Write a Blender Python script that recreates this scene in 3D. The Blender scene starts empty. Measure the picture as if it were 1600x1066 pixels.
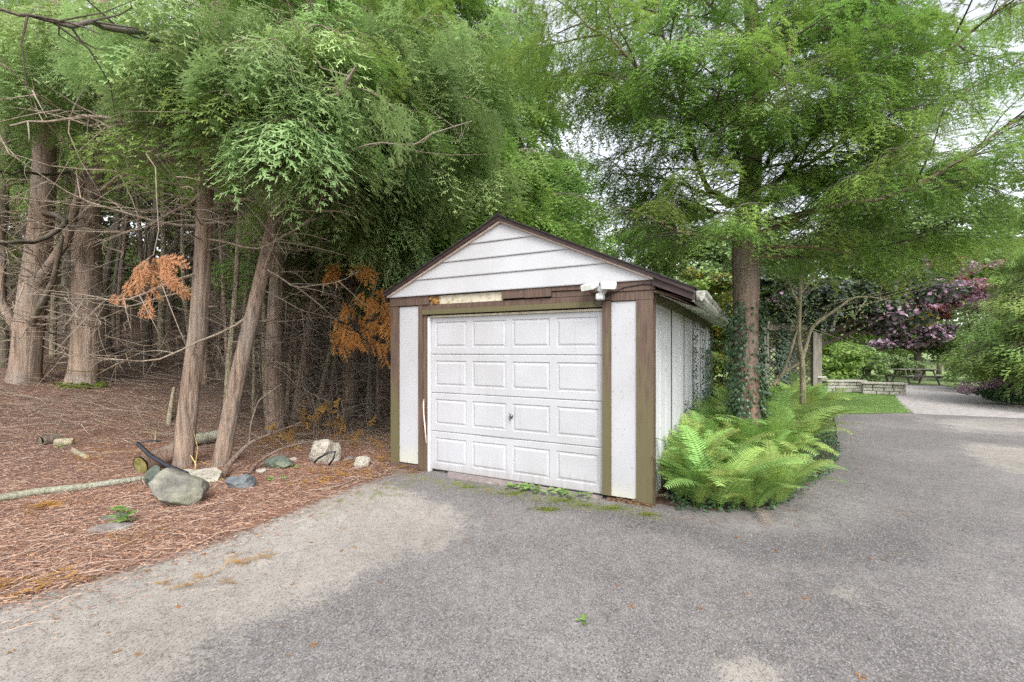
import bpy, math, random
import numpy as np
from mathutils import Vector, Matrix, Euler, noise
from mathutils.geometry import delaunay_2d_cdt

random.seed(7)
RS = np.random.RandomState(11)
SC = bpy.context.scene
COL = SC.collection
R = math.radians

# ------------------------------------------------------------------ camera, sky, sun, exposure
F = 717.0           # focal length in photo pixels (1600 wide)
EYE = 1.68          # eye height
HZ = 547.0          # horizon row of the photo
cd = bpy.data.cameras.new('camera')
cam = bpy.data.objects.new('camera', cd); COL.objects.link(cam)
cam.location = (0, 0, EYE); cam.rotation_euler = (R(90), 0, 0)
cd.sensor_width = 36.0; cd.lens = 36.0 * F / 1600.0; cd.shift_y = 14.0 / 1600.0
cd.clip_start = 0.05; cd.clip_end = 600
SC.camera = cam

SUN_EL, SUN_AZ = R(46), R(172)      # azimuth clockwise from +Y: behind the camera
W = bpy.data.worlds.new('World'); SC.world = W; W.use_nodes = True
nt = W.node_tree; nt.nodes.clear()
wo = nt.nodes.new('ShaderNodeOutputWorld'); bg = nt.nodes.new('ShaderNodeBackground')
sk = nt.nodes.new('ShaderNodeTexSky'); sk.sky_type = 'NISHITA'; sk.sun_disc = False
sk.sun_elevation = SUN_EL; sk.sun_rotation = SUN_AZ; sk.air_density = 1.0; sk.dust_density = 2.0; sk.ozone_density = 1.0
hs = nt.nodes.new('ShaderNodeHueSaturation'); hs.inputs['Saturation'].default_value = 0.22   # overcast: the blue is veiled
hs.inputs['Value'].default_value = 1.3
tc = nt.nodes.new('ShaderNodeTexCoord'); cn = nt.nodes.new('ShaderNodeTexNoise'); cn.inputs['Scale'].default_value = 2.2
cn.inputs['Detail'].default_value = 5
cr = nt.nodes.new('ShaderNodeMapRange'); cr.inputs['From Min'].default_value = .3; cr.inputs['From Max'].default_value = .7
cr.inputs['To Min'].default_value = 0.85; cr.inputs['To Max'].default_value = 1.15
mm = nt.nodes.new('ShaderNodeVectorMath'); mm.operation = 'SCALE'
nt.links.new(tc.outputs['Generated'], cn.inputs['Vector']); nt.links.new(cn.outputs['Fac'], cr.inputs['Value'])
nt.links.new(sk.outputs['Color'], hs.inputs['Color']); nt.links.new(hs.outputs['Color'], mm.inputs[0])
nt.links.new(cr.outputs['Result'], mm.inputs['Scale'])
nt.links.new(mm.outputs['Vector'], bg.inputs['Color']); bg.inputs['Strength'].default_value = 0.15
nt.links.new(bg.outputs['Background'], wo.inputs['Surface'])

sl = bpy.data.lights.new('sun', 'SUN'); sl.energy = 1.2; sl.angle = R(28); sl.color = (1.0, 0.975, 0.94)
so = bpy.data.objects.new('sun', sl); COL.objects.link(so)
sd = Vector((math.sin(SUN_AZ) * math.cos(SUN_EL), math.cos(SUN_AZ) * math.cos(SUN_EL), math.sin(SUN_EL)))
so.rotation_euler = sd.to_track_quat('Z', 'Y').to_euler(); so.location = sd * 40

SC.view_settings.view_transform = 'Standard'; SC.view_settings.look = 'None'
SC.view_settings.gamma = 1.0; SC.view_settings.use_curve_mapping = False
SC.view_settings.exposure = 1.12
try:
    SC.cycles.use_denoising = False; SC.cycles.denoising_prefilter = 'NONE'
    SC.cycles.max_bounces = 10; SC.cycles.diffuse_bounces = 7; SC.cycles.transmission_bounces = 8
    SC.cycles.glossy_bounces = 2; SC.cycles.use_adaptive_sampling = True; SC.cycles.caustics_reflective = False
except Exception:
    pass

# ------------------------------------------------------------------ helpers
def tag(o, label=None, cat=None, group=None, kind=None):
    if label: o['label'] = label
    if cat: o['category'] = cat
    if group: o['group'] = group
    if kind: o['kind'] = kind
    return o

def empty(name, loc, label, cat, group=None, rz=0.0):
    o = bpy.data.objects.new(name, None); COL.objects.link(o)
    o.location = loc; o.rotation_euler = (0, 0, rz); o.empty_display_size = .2
    return tag(o, label, cat, group)

def put(name, me, parent=None, loc=None, rot=None, scale=None, mtx=None):
    o = bpy.data.objects.new(name, me); COL.objects.link(o)
    if parent is not None: o.parent = parent
    if mtx is not None: o.matrix_basis = mtx
    else:
        if loc is not None: o.location = loc
        if rot is not None: o.rotation_euler = rot
        if scale is not None: o.scale = (scale,) * 3 if isinstance(scale, (int, float)) else scale
    return o

class Acc:
    """collects vertices and faces (triangles or quads) with a material index and a float attribute"""
    def __init__(self): self.v = []; self.f3 = []; self.f4 = []; self.n = 0; self.m3 = []; self.m4 = []; self.a = []
    def add(self, V, Fc, mi=0, a=0.0):
        V = np.asarray(V, float).reshape(-1, 3)
        self.v.append(V)
        self.a.append(np.full(len(V), a, float) if np.isscalar(a) else np.asarray(a, float))
        Fc = np.asarray(Fc, int)
        if len(Fc):
            if Fc.shape[1] == 3: self.f3.append(Fc + self.n); self.m3.append(np.full(len(Fc), mi))
            else: self.f4.append(Fc + self.n); self.m4.append(np.full(len(Fc), mi))
        self.n += len(V)
    def addm(self, V, f3, f4, mi=0, a=0.0):
        n0 = self.n
        self.add(V, np.zeros((0, 3), int), mi, a)
        if len(f3): self.f3.append(np.asarray(f3, int) + n0); self.m3.append(np.full(len(f3), mi))
        if len(f4): self.f4.append(np.asarray(f4, int) + n0); self.m4.append(np.full(len(f4), mi))
    def mesh(self, name, mats, smooth=False):
        V = np.concatenate(self.v) if self.v else np.zeros((0, 3))
        f3 = np.concatenate(self.f3) if self.f3 else np.zeros((0, 3), int)
        f4 = np.concatenate(self.f4) if self.f4 else np.zeros((0, 4), int)
        me = bpy.data.meshes.new(name)
        me.vertices.add(len(V)); me.vertices.foreach_set('co', V.astype(np.float32).ravel())
        nl = len(f3) * 3 + len(f4) * 4
        me.loops.add(nl); me.loops.foreach_set('vertex_index', np.concatenate([f3.ravel(), f4.ravel()]).astype(np.int32))
        nf = len(f3) + len(f4); me.polygons.add(nf)
        st = np.concatenate([np.arange(len(f3)) * 3, len(f3) * 3 + np.arange(len(f4)) * 4]).astype(np.int32)
        me.polygons.foreach_set('loop_start', st)
        mi = np.concatenate([np.concatenate(self.m3) if self.m3 else np.zeros(0), np.concatenate(self.m4) if self.m4 else np.zeros(0)]).astype(np.int32)
        me.polygons.foreach_set('material_index', mi)
        me.polygons.foreach_set('use_smooth', np.full(nf, bool(smooth)))
        at = me.attributes.new('tint', 'FLOAT', 'POINT'); at.data.foreach_set('value', np.concatenate(self.a).astype(np.float32))
        for m in (mats if isinstance(mats, (list, tuple)) else [mats]): me.materials.append(m)
        me.update(calc_edges=True); me.validate()
        return me

BOXF = np.array([[0, 3, 2, 1], [4, 5, 6, 7], [0, 1, 5, 4], [1, 2, 6, 5], [2, 3, 7, 6], [3, 0, 4, 7]])
def box(acc, x0, x1, y0, y1, z0, z1, mi=0, a=0.0, bev=0.0, rot=None, org=None):
    if bev > 0:
        b = bev
        xs = [x0, x0 + b, x1 - b, x1]; ys = [y0, y0 + b, y1 - b, y1]; zs = [z0, z0 + b, z1 - b, z1]
        import itertools
        V = []; idx = {}
        for i, j, k in itertools.product((1, 2), (1, 2), (1, 2)):
            for ax in range(3):
                p = [xs[i], ys[j], zs[k]]
                e = [i, j, k][ax]; p[ax] = (xs, ys, zs)[ax][0 if e == 1 else 3]
                idx[(i, j, k, ax)] = len(V); V.append(p)
        F4 = []; F3 = []
        for ax in range(3):
            o = [q for q in range(3) if q != ax]
            for s in (1, 2):
                q = []
                for a_, b_ in ((1, 1), (2, 1), (2, 2), (1, 2)):
                    key = [0, 0, 0]; key[ax] = s; key[o[0]] = a_; key[o[1]] = b_
                    q.append(idx[(key[0], key[1], key[2], ax)])
                F4.append(q)
        for ax in range(3):
            o = [q for q in range(3) if q != ax]
            for a_ in (1, 2):
                for b_ in (1, 2):
                    k1 = [0, 0, 0]; k1[o[0]] = a_; k1[o[1]] = b_
                    k1[ax] = 1; k2 = list(k1); k2[ax] = 2
                    F4.append([idx[tuple(k1) + (o[0],)], idx[tuple(k2) + (o[0],)], idx[tuple(k2) + (o[1],)], idx[tuple(k1) + (o[1],)]])
        for i, j, k in itertools.product((1, 2), (1, 2), (1, 2)):
            F3.append([idx[(i, j, k, 0)], idx[(i, j, k, 1)], idx[(i, j, k, 2)]])
        V = np.array(V, float)
    else:
        V = np.array([[x0, y0, z0], [x1, y0, z0], [x1, y1, z0], [x0, y1, z0], [x0, y0, z1], [x1, y0, z1], [x1, y1, z1], [x0, y1, z1]], float)
        F3 = []; F4 = BOXF
    if rot is not None:
        c = np.array(org if org is not None else V.mean(0)); V = (V - c) @ np.array(rot.to_matrix()).T + c
    acc.addm(V, F3, F4, mi, a)

def boxmesh(name, mat, *args, **kw):
    A = Acc(); box(A, *args, **kw); return A.mesh(name, mat)

def tube(acc, P, rad, n=6, mi=0, a=0.0, cap=False, ridges=None):
    """tube along points P with radii; ridges(ang, i) multiplies the radius"""
    P = np.asarray(P, float); k = len(P)
    rad = np.full(k, rad, float) if np.isscalar(rad) else np.asarray(rad, float)
    T = np.gradient(P, axis=0); T /= (np.linalg.norm(T, axis=1)[:, None] + 1e-9)
    up = np.array([0, 0, 1.0]) if abs(T[0, 2]) < .9 else np.array([1.0, 0, 0])
    U = np.cross(T, up); U /= (np.linalg.norm(U, axis=1)[:, None] + 1e-9)
    for i in range(1, k):
        if np.dot(U[i], U[i - 1]) < 0: U[i] = -U[i]
    Vv = np.cross(T, U)
    an = np.arange(n) * 2 * math.pi / n
    rr = rad[:, None] * np.ones((k, n))
    if ridges is not None: rr = rr * ridges
    V = P[:, None, :] + rr[:, :, None] * (np.cos(an)[None, :, None] * U[:, None, :] + np.sin(an)[None, :, None] * Vv[:, None, :])
    i = np.arange(k - 1)[:, None] * n; j = np.arange(n)[None, :]; j2 = (j + 1) % n
    Fq = np.stack([i + j, i + n + j, i + n + j2, i + j2], -1).reshape(-1, 4)
    V = V.reshape(-1, 3)
    aa = np.repeat(np.asarray(a, float), n) if not np.isscalar(a) else a
    F3 = []
    if cap:
        V = np.vstack([V, P[0], P[-1]]); c0 = k * n; c1 = c0 + 1
        F3 = [[c0, q, (q + 1) % n] for q in range(n)] + [[c1, (k - 1) * n + (q + 1) % n, (k - 1) * n + q] for q in range(n)]
        if not np.isscalar(aa): aa = np.concatenate([aa, [aa[0], aa[-1]]])
    acc.addm(V, F3, Fq, mi, aa)

def nz(x, y, z=0.0, s=1.0): return noise.noise(Vector((x * s, y * s, z * s)))

# ------------------------------------------------------------------ terrain
def rise(x, y):
    t = -0.85 * x + 0.53 * y
    d = t - 8.3
    h = 0.175 * (0.5 * (d + math.sqrt(d * d + 1.2)) )
    # the bank fades out towards the right (behind the shed the ground stays level)
    w = 1.0 / (1.0 + math.exp((x + 3.6 - 0.02 * y) * 1.4))
    return max(0.0, h * w - 0.03)
def ter(x, y):
    h = rise(x, y)
    return h + (0.045 * nz(x, y, 3.1, 0.9) + 0.02 * nz(x, y, 1.7, 2.7)) * min(1.0, h * 3.0 + 0.0)
def P0(px, py, z=0.0):
    """world point on the level z seen at photo pixel (px, py)"""
    Y = F * (EYE - z) / (py - HZ); return ((px - 800) / F * Y, Y)
def pick(px, py):
    """point of the terrain seen at a pixel"""
    y = 2.0
    while y < 80:
        x = (px - 800) / F * y; z = EYE - (py - HZ) / F * y
        if z <= ter(x, y): return (x, y, ter(x, y))
        y += 0.02
    return (x, y, ter(x, y))
def at(px, py, Y): return np.array([(px - 800) / F * Y, Y, EYE - (py - HZ) / F * Y])

# ------------------------------------------------------------------ materials
def mat(name):
    m = bpy.data.materials.new(name); m.use_nodes = True
    t = m.node_tree; t.nodes.clear()
    o = t.nodes.new('ShaderNodeOutputMaterial'); b = t.nodes.new('ShaderNodeBsdfPrincipled')
    t.links.new(b.outputs[0], o.inputs[0]); return m, t, b, o
def N(t, typ, **kw):
    n = t.nodes.new(typ)
    for k, v in kw.items():
        if k in ('op',): n.operation = v
        else: n.inputs[k].default_value = v
    return n
def L(t, a, b): t.links.new(a, b)
def noise_n(t, scale, detail=4, rough=.55, coord=None, stretch=None):
    n = N(t, 'ShaderNodeTexNoise', Scale=scale, Detail=detail, Roughness=rough)
    c = t.nodes.new('ShaderNodeTexCoord')
    src = c.outputs[coord or 'Object']
    if stretch:
        mp = t.nodes.new('ShaderNodeMapping'); mp.inputs['Scale'].default_value = stretch
        L(t, src, mp.inputs['Vector']); src = mp.outputs[0]
    L(t, src, n.inputs['Vector']); return n
def ramp(t, fac, stops):
    r = t.nodes.new('ShaderNodeValToRGB'); cr = r.color_ramp
    while len(cr.elements) > 1: cr.elements.remove(cr.elements[-1])
    cr.elements[0].position = stops[0][0]; cr.elements[0].color = (*stops[0][1], 1)
    for p, c in stops[1:]:
        e = cr.elements.new(p); e.color = (*c, 1)
    L(t, fac, r.inputs['Fac']); return r.outputs['Color']
def g3(v): return (v, v, v)
def mix(t, fac, a, b, blend='MIX'):
    m = t.nodes.new('ShaderNodeMix'); m.data_type = 'RGBA'; m.blend_type = blend
    if isinstance(fac, (int, float)): m.inputs['Factor'].default_value = fac
    else: L(t, fac, m.inputs['Factor'])
    for s, v in ((6, a), (7, b)):
        if isinstance(v, tuple): m.inputs[s].default_value = (*v, 1)
        else: L(t, v, m.inputs[s])
    return m.outputs[2]
def math_n(t, op, a, b=0.0, clamp=False):
    m = t.nodes.new('ShaderNodeMath'); m.operation = op; m.use_clamp = clamp
    for i, v in enumerate((a, b)):
        if isinstance(v, (int, float)): m.inputs[i].default_value = v
        else: L(t, v, m.inputs[i])
    return m.outputs[0]
def smooth_n(t, v, a, b):
    m = t.nodes.new('ShaderNodeMapRange'); m.interpolation_type = 'SMOOTHSTEP'
    L(t, v, m.inputs['Value']); m.inputs['From Min'].default_value = a; m.inputs['From Max'].default_value = b
    return m.outputs['Result']
def bump(t, b, h, strength=.4, dist=.01):
    n = t.nodes.new('ShaderNodeBump'); n.inputs['Strength'].default_value = strength; n.inputs['Distance'].default_value = dist
    L(t, h, n.inputs['Height']); L(t, n.outputs[0], b.inputs['Normal'])
def attr(t, name='tint', typ='GEOMETRY'):
    a = t.nodes.new('ShaderNodeAttribute'); a.attribute_name = name; a.attribute_type = typ; return a.outputs['Fac']
def orand(t): return t.nodes.new('ShaderNodeObjectInfo').outputs['Random']

def m_bark(name, dark, light, moss=0.0, sc=(20, 20, 1.3)):
    m, t, b, o = mat(name)
    n1 = noise_n(t, 1.0, 6, .65, stretch=sc)
    n2 = noise_n(t, 1.0, 5, .6, stretch=(70, 70, 5))
    n3 = noise_n(t, 1.3, 4)
    f = math_n(t, 'ADD', math_n(t, 'MULTIPLY', n1.outputs['Fac'], .7), math_n(t, 'MULTIPLY', n2.outputs['Fac'], .3))
    mid = tuple((a + c) / 2 for a, c in zip(dark, light))
    c = ramp(t, f, [(.36, dark), (.47, mid), (.60, light)])
    c = mix(t, smooth_n(t, n3.outputs['Fac'], .4, .7), c, mix(t, .35, c, (.30, .29, .27)))
    if moss:
        n4 = noise_n(t, 3.0, 6)
        c = mix(t, math_n(t, 'MULTIPLY', smooth_n(t, n4.outputs['Fac'], .45, .62), moss), c, (.075, .09, .028))
    L(t, c, b.inputs['Base Color']); b.inputs['Roughness'].default_value = .9
    bump(t, b, f, 1.0, .05)
    return m
M = {}
M['bark'] = m_bark('bark_grey_brown', (.065, .043, .031), (.37, .265, .195))
M['bark_dark'] = m_bark('bark_mossy', (.045, .036, .026), (.20, .155, .115), .6)
M['bark_deep'] = m_bark('bark_forest', (.035, .027, .021), (.15, .115, .09), .25)
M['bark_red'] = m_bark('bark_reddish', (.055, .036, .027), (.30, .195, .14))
M['bark_pale'] = m_bark('bark_pale', (.16, .13, .08), (.42, .36, .24), .35, (20, 20, 4))
M['twig'] = m_bark('twig_bark', (.16, .12, .09), (.42, .33, .24), .1, (40, 40, 8))
M['twig_dark'] = m_bark('twig_dark', (.05, .038, .028), (.17, .13, .095), .2, (40, 40, 8))
M['log_pale'] = m_bark('weathered_log', (.20, .19, .13), (.46, .45, .34), .25, (30, 30, 2))

def m_leaf(name, dark, light, trans=.3, rough=.55, spec=.3, hue=.02, use_rand=True, brown=0.0):
    m, t, b, o = mat(name)
    a = attr(t)
    n = noise_n(t, 2.5, 3)
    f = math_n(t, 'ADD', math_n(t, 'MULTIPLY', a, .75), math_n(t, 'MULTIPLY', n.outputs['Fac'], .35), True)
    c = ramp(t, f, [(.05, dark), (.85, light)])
    if use_rand:
        h = t.nodes.new('ShaderNodeHueSaturation')
        r = orand(t)
        mr = t.nodes.new('ShaderNodeMapRange'); L(t, r, mr.inputs['Value']); mr.inputs['To Min'].default_value = .5 - hue; mr.inputs['To Max'].default_value = .5 + hue
        L(t, mr.outputs['Result'], h.inputs['Hue'])
        r2 = math_n(t, 'FRACT', math_n(t, 'MULTIPLY', r, 7.31))
        mv = t.nodes.new('ShaderNodeMapRange'); L(t, r2, mv.inputs['Value']); mv.inputs['To Min'].default_value = .72; mv.inputs['To Max'].default_value = 1.3
        L(t, mv.outputs['Result'], h.inputs['Value']); L(t, c, h.inputs['Color']); c = h.outputs['Color']
    if brown:
        n2 = noise_n(t, 5.0, 3)
        c = mix(t, smooth_n(t, n2.outputs['Fac'], .68, .74), c, (.24, .12, .04))
    L(t, c, b.inputs['Base Color']); b.inputs['Roughness'].default_value = rough; b.inputs['Specular IOR Level'].default_value = spec
    tr = t.nodes.new('ShaderNodeBsdfTranslucent')
    cc = mix(t, .35, c, (.12, .17, .02) if light[1] > light[0] else light)
    L(t, cc, tr.inputs['Color'])
    ms = t.nodes.new('ShaderNodeMixShader'); ms.inputs[0].default_value = trans
    L(t, b.outputs[0], ms.inputs[1]); L(t, tr.outputs[0], ms.inputs[2]); L(t, ms.outputs[0], o.inputs[0])
    return m
M['cedar'] = m_leaf('cedar_foliage', (.085, .19, .03), (.38, .55, .16), .44, brown=1)
M['cedar_near'] = m_leaf('cedar_foliage_near', (.12, .24, .06), (.48, .62, .28), .42, .5, brown=1)
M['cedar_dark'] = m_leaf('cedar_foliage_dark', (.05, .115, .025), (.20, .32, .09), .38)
M['cedar_fresh'] = m_leaf('cedar_foliage_fresh', (.10, .22, .03), (.36, .54, .14), .48, brown=1)
M['cedar_dead'] = m_leaf('cedar_foliage_dead', (.26, .12, .03), (.68, .37, .10), .35, .8, .1, .012)
M['cedar_tan'] = m_leaf('cedar_foliage_tan', (.33, .13, .06), (.58, .29, .16), .2, .8, .1, .005)
M['spruce_blue'] = m_leaf('spruce_foliage', (.06, .10, .085), (.16, .22, .18), .2)
M['fern'] = m_leaf('fern_frond', (.11, .22, .035), (.41, .58, .17), .42, .5, hue=.03)
M['ivy'] = m_leaf('ivy_leaf', (.020, .050, .022), (.07, .13, .06), .12, .35, .5, use_rand=False)
M['maple_dark'] = m_leaf('maple_leaf_dark', (.018, .030, .022), (.06, .085, .055), .2, .4, .5, use_rand=False)
M['maple_purple'] = m_leaf('maple_leaf_purple', (.14, .065, .10), (.55, .36, .47), .25, .35, .6, use_rand=False)
M['maple_red'] = m_leaf('maple_leaf_red', (.20, .05, .03), (.46, .17, .10), .3, .4, .5, use_rand=False)
M['lime'] = m_leaf('lime_leaf', (.15, .27, .04), (.38, .50, .14), .45, use_rand=False)
M['soft_green'] = m_leaf('soft_green_leaf', (.15, .24, .08), (.36, .46, .21), .4, use_rand=False)
M['far_green'] = m_leaf('far_green_leaf', (.13, .21, .07), (.34, .45, .20), .4, use_rand=False)
M['gold'] = m_leaf('golden_leaf', (.13, .11, .02), (.36, .27, .05), .35, use_rand=False)
M['yellow_green'] = m_leaf('yellow_green_conifer', (.10, .18, .03), (.30, .42, .12), .38)
M['weed'] = m_leaf('weed_leaf', (.10, .19, .04), (.28, .42, .13), .35, use_rand=False)
M['grass'] = m_leaf('grass_blade', (.09, .17, .035), (.23, .36, .09), .35, use_rand=False)
M['moss'] = m_leaf('moss', (.06, .085, .015), (.19, .23, .045), .1, .9, .1, use_rand=False)

def m_ground():
    m, t, b, o = mat('needle_floor')
    n1 = noise_n(t, 60, 8, .7); n2 = noise_n(t, .9, 5); n3 = noise_n(t, 1.0, 6, .7, stretch=(35, 9, 9))
    f = math_n(t, 'ADD', math_n(t, 'MULTIPLY', n1.outputs['Fac'], .5), math_n(t, 'MULTIPLY', n3.outputs['Fac'], .5))
    c = ramp(t, f, [(.30, (.05, .027, .02)), (.47, (.16, .083, .058)), (.60, (.29, .165, .12)), (.72, (.42, .28, .21))])
    c = mix(t, smooth_n(t, n2.outputs['Fac'], .45, .7), c, mix(t, .5, c, (.30, .13, .06)))
    # distance from the driveway side decides how far the litter mixes to dark brown
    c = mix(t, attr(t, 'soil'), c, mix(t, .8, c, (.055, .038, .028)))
    c = mix(t, math_n(t, 'MULTIPLY', attr(t, 'green'), smooth_n(t, n2.outputs['Fac'], .35, .55)), c, (.11, .17, .045))
    L(t, c, b.inputs['Base Color']); b.inputs['Roughness'].default_value = .95
    bump(t, b, f, .8, .03); return m
M['ground'] = m_ground()

def m_asphalt():
    m, t, b, o = mat('old_asphalt')
    v = N(t, 'ShaderNodeTexVoronoi', Scale=130.0); c0 = t.nodes.new('ShaderNodeTexCoord'); L(t, c0.outputs['Object'], v.inputs['Vector'])
    sp = smooth_n(t, v.outputs['Color'], .0, 1.0)
    grey = t.nodes.new('ShaderNodeRGBToBW'); L(t, v.outputs['Color'], grey.inputs[0])
    n1 = noise_n(t, 9, 8, .65); n2 = noise_n(t, .55, 6, .6); n3 = noise_n(t, 2.1, 7, .7)
    big = math_n(t, 'ADD', math_n(t, 'MULTIPLY', n2.outputs['Fac'], .6), math_n(t, 'MULTIPLY', n1.outputs['Fac'], .4))
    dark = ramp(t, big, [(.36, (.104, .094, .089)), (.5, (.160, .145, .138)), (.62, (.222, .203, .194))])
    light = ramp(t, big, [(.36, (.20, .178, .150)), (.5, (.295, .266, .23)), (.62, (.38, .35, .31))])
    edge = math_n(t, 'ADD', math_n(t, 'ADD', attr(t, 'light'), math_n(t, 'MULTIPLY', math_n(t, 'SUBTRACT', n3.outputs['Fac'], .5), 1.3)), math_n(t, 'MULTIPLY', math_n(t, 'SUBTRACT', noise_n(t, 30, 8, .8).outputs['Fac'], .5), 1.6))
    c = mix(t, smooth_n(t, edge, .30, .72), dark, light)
    damp = math_n(t, 'ADD', attr(t, 'damp'), math_n(t, 'MULTIPLY', math_n(t, 'SUBTRACT', n3.outputs['Fac'], .5), .8))
    c = mix(t, math_n(t, 'MULTIPLY', smooth_n(t, damp, .3, .75), .6), c, (.060, .054, .054))
    # aggregate: dark pits and pale stones
    c = mix(t, math_n(t, 'MULTIPLY', smooth_n(t, grey.outputs[0], .60, .85), .62), c, (.34, .315, .32))
    c = mix(t, math_n(t, 'MULTIPLY', math_n(t, 'SUBTRACT', 1.0, smooth_n(t, grey.outputs[0], .12, .36)), .68), c, (.035, .032, .032))
    lit = math_n(t, 'ADD', attr(t, 'litter'), math_n(t, 'MULTIPLY', math_n(t, 'SUBTRACT', noise_n(t, 14, 9, .75).outputs['Fac'], .5), 1.7))
    c = mix(t, smooth_n(t, lit, .45, .75), c, ramp(t, noise_n(t, 70, 6, .7).outputs['Fac'], [(.35, (.06, .035, .025)), (.6, (.22, .13, .09))]))
    mo = math_n(t, 'ADD', attr(t, 'moss'), math_n(t, 'MULTIPLY', math_n(t, 'SUBTRACT', noise_n(t, 8, 8, .7).outputs['Fac'], .5), 2.0))
    c = mix(t, math_n(t, 'MULTIPLY', smooth_n(t, mo, .5, .85), .85), c, ramp(t, noise_n(t, 40, 5, .7).outputs['Fac'], [(.35, (.075, .085, .018)), (.62, (.20, .215, .045))]))
    L(t, c, b.inputs['Base Color']); b.inputs['Roughness'].default_value = .85
    h = math_n(t, 'ADD', v.outputs['Distance'], math_n(t, 'MULTIPLY', n1.outputs['Fac'], 1.2))
    bump(t, b, h, .35, .006); return m
M['asphalt'] = m_asphalt()
def m_simple(name, stops, scale=8, detail=6, rough=.8, bs=.2, bd=.004, stretch=None, spec=.4):
    m, t, b, o = mat(name); n = noise_n(t, scale if not stretch else 1.0, detail, .6, stretch=stretch)
    c = ramp(t, n.outputs['Fac'], stops); L(t, c, b.inputs['Base Color']); b.inputs['Roughness'].default_value = rough
    b.inputs['Specular IOR Level'].default_value = spec
    if bs: bump(t, b, n.outputs['Fac'], bs, bd)
    return m
M['gravel'] = m_simple('pale_gravel', [(.3, (.22, .20, .18)), (.5, (.36, .33, .31)), (.7, (.47, .44, .42))], 7, 12)
M['lawn'] = m_simple('lawn', [(.3, (.09, .16, .035)), (.55, (.16, .26, .07)), (.75, (.24, .33, .11))], 2.0, 10, .9, .6, .03)
M['meadow'] = m_simple('meadow', [(.3, (.13, .19, .06)), (.55, (.22, .29, .11)), (.75, (.33, .36, .17))], .35, 10, .9, .6, .05)

def m_white(name, base=.80, grain=True, vert=True, stain=.5):
    m, t, b, o = mat(name)
    st = (60, 60, 3) if vert else (3, 60, 60)
    n = noise_n(t, 1.0, 6, .65, stretch=st); n2 = noise_n(t, 1.1, 6, .6); n3 = noise_n(t, 16, 4, .5, stretch=(3, 3, 1.2) if vert else (1, 3, 3))
    c = ramp(t, n2.outputs['Fac'], [(.3, (base * .84, base * .84, base * .85)), (.6, (base * .98, base * .98, base * 1.03))])
    if stain:
        c = mix(t, math_n(t, 'MULTIPLY', smooth_n(t, n3.outputs['Fac'], .63, .72), stain * 1.4), c, (.22, .19, .15))
        g = attr(t)      # stored stain: algae creeping up the foot of the board
        gg = math_n(t, 'ADD', g, math_n(t, 'MULTIPLY', math_n(t, 'SUBTRACT', n2.outputs['Fac'], .5), .9))
        c = mix(t, math_n(t, 'MULTIPLY', smooth_n(t, gg, .45, 1.1), .5), c, (.50, .50, .34))
        g2 = math_n(t, 'ADD', g, math_n(t, 'MULTIPLY', math_n(t, 'SUBTRACT', noise_n(t, 30, 5).outputs['Fac'], .5), 1.2))
        c = mix(t, smooth_n(t, g2, 1.08, 1.16), c, (.26, .12, .045))
    if not stain:
        cz = t.nodes.new('ShaderNodeTexCoord'); sz = t.nodes.new('ShaderNodeSeparateXYZ'); L(t, cz.outputs['Object'], sz.inputs[0])
        dz = math_n(t, 'ADD', math_n(t, 'MULTIPLY', sz.outputs['Z'], 1.6), math_n(t, 'MULTIPLY', noise_n(t, 1.0, 8, .7, stretch=(22, 5, 3)).outputs['Fac'], 1.1))
        c = mix(t, math_n(t, 'MULTIPLY', math_n(t, 'SUBTRACT', 1.0, smooth_n(t, dz, .45, .95)), .5), c, (.23, .20, .165))
        c = mix(t, math_n(t, 'MULTIPLY', smooth_n(t, noise_n(t, 1.0, 8, .7, stretch=(14, 3, 1.1)).outputs['Fac'], .54, .72), .22), c, (.22, .21, .18))
    L(t, c, b.inputs['Base Color']); b.inputs['Roughness'].default_value = .6
    if grain: bump(t, b, n.outputs['Fac'], .25, .003)
    return m
M['white_wood'] = m_white('white_painted_wood', .42)
M['white_side_brightened'] = m_white('white_side_boards_brightened', .58)  # same white paint as the front, lightened to offset the shade on this wall
M['white_vinyl'] = m_white('white_vinyl_siding', .44, True, False, .12)
M['white_steel'] = m_white('white_steel_door', .43, True, False, 0)
M['white_plain'] = m_simple('white_plastic', [(.3, g3(.52)), (.7, g3(.60))], 5, 3, .45, 0)
M['cream'] = m_simple('cream_trim', [(.3, (.55, .42, .35)), (.7, (.72, .58, .50))], 6, 4, .6, .1)
M['gutter'] = m_simple('stained_gutter', [(.28, (.08, .075, .055)), (.40, (.24, .23, .19)), (.55, (.44, .44, .40)), (.75, (.52, .52, .49))], 1, 6, .5, .1, stretch=(10, 5, 16))
M['soffit'] = m_simple('soffit_board', [(.3, (.24, .23, .19)), (.5, (.46, .46, .42)), (.7, (.54, .54, .50))], 3, 6, .7, .1)

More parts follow.
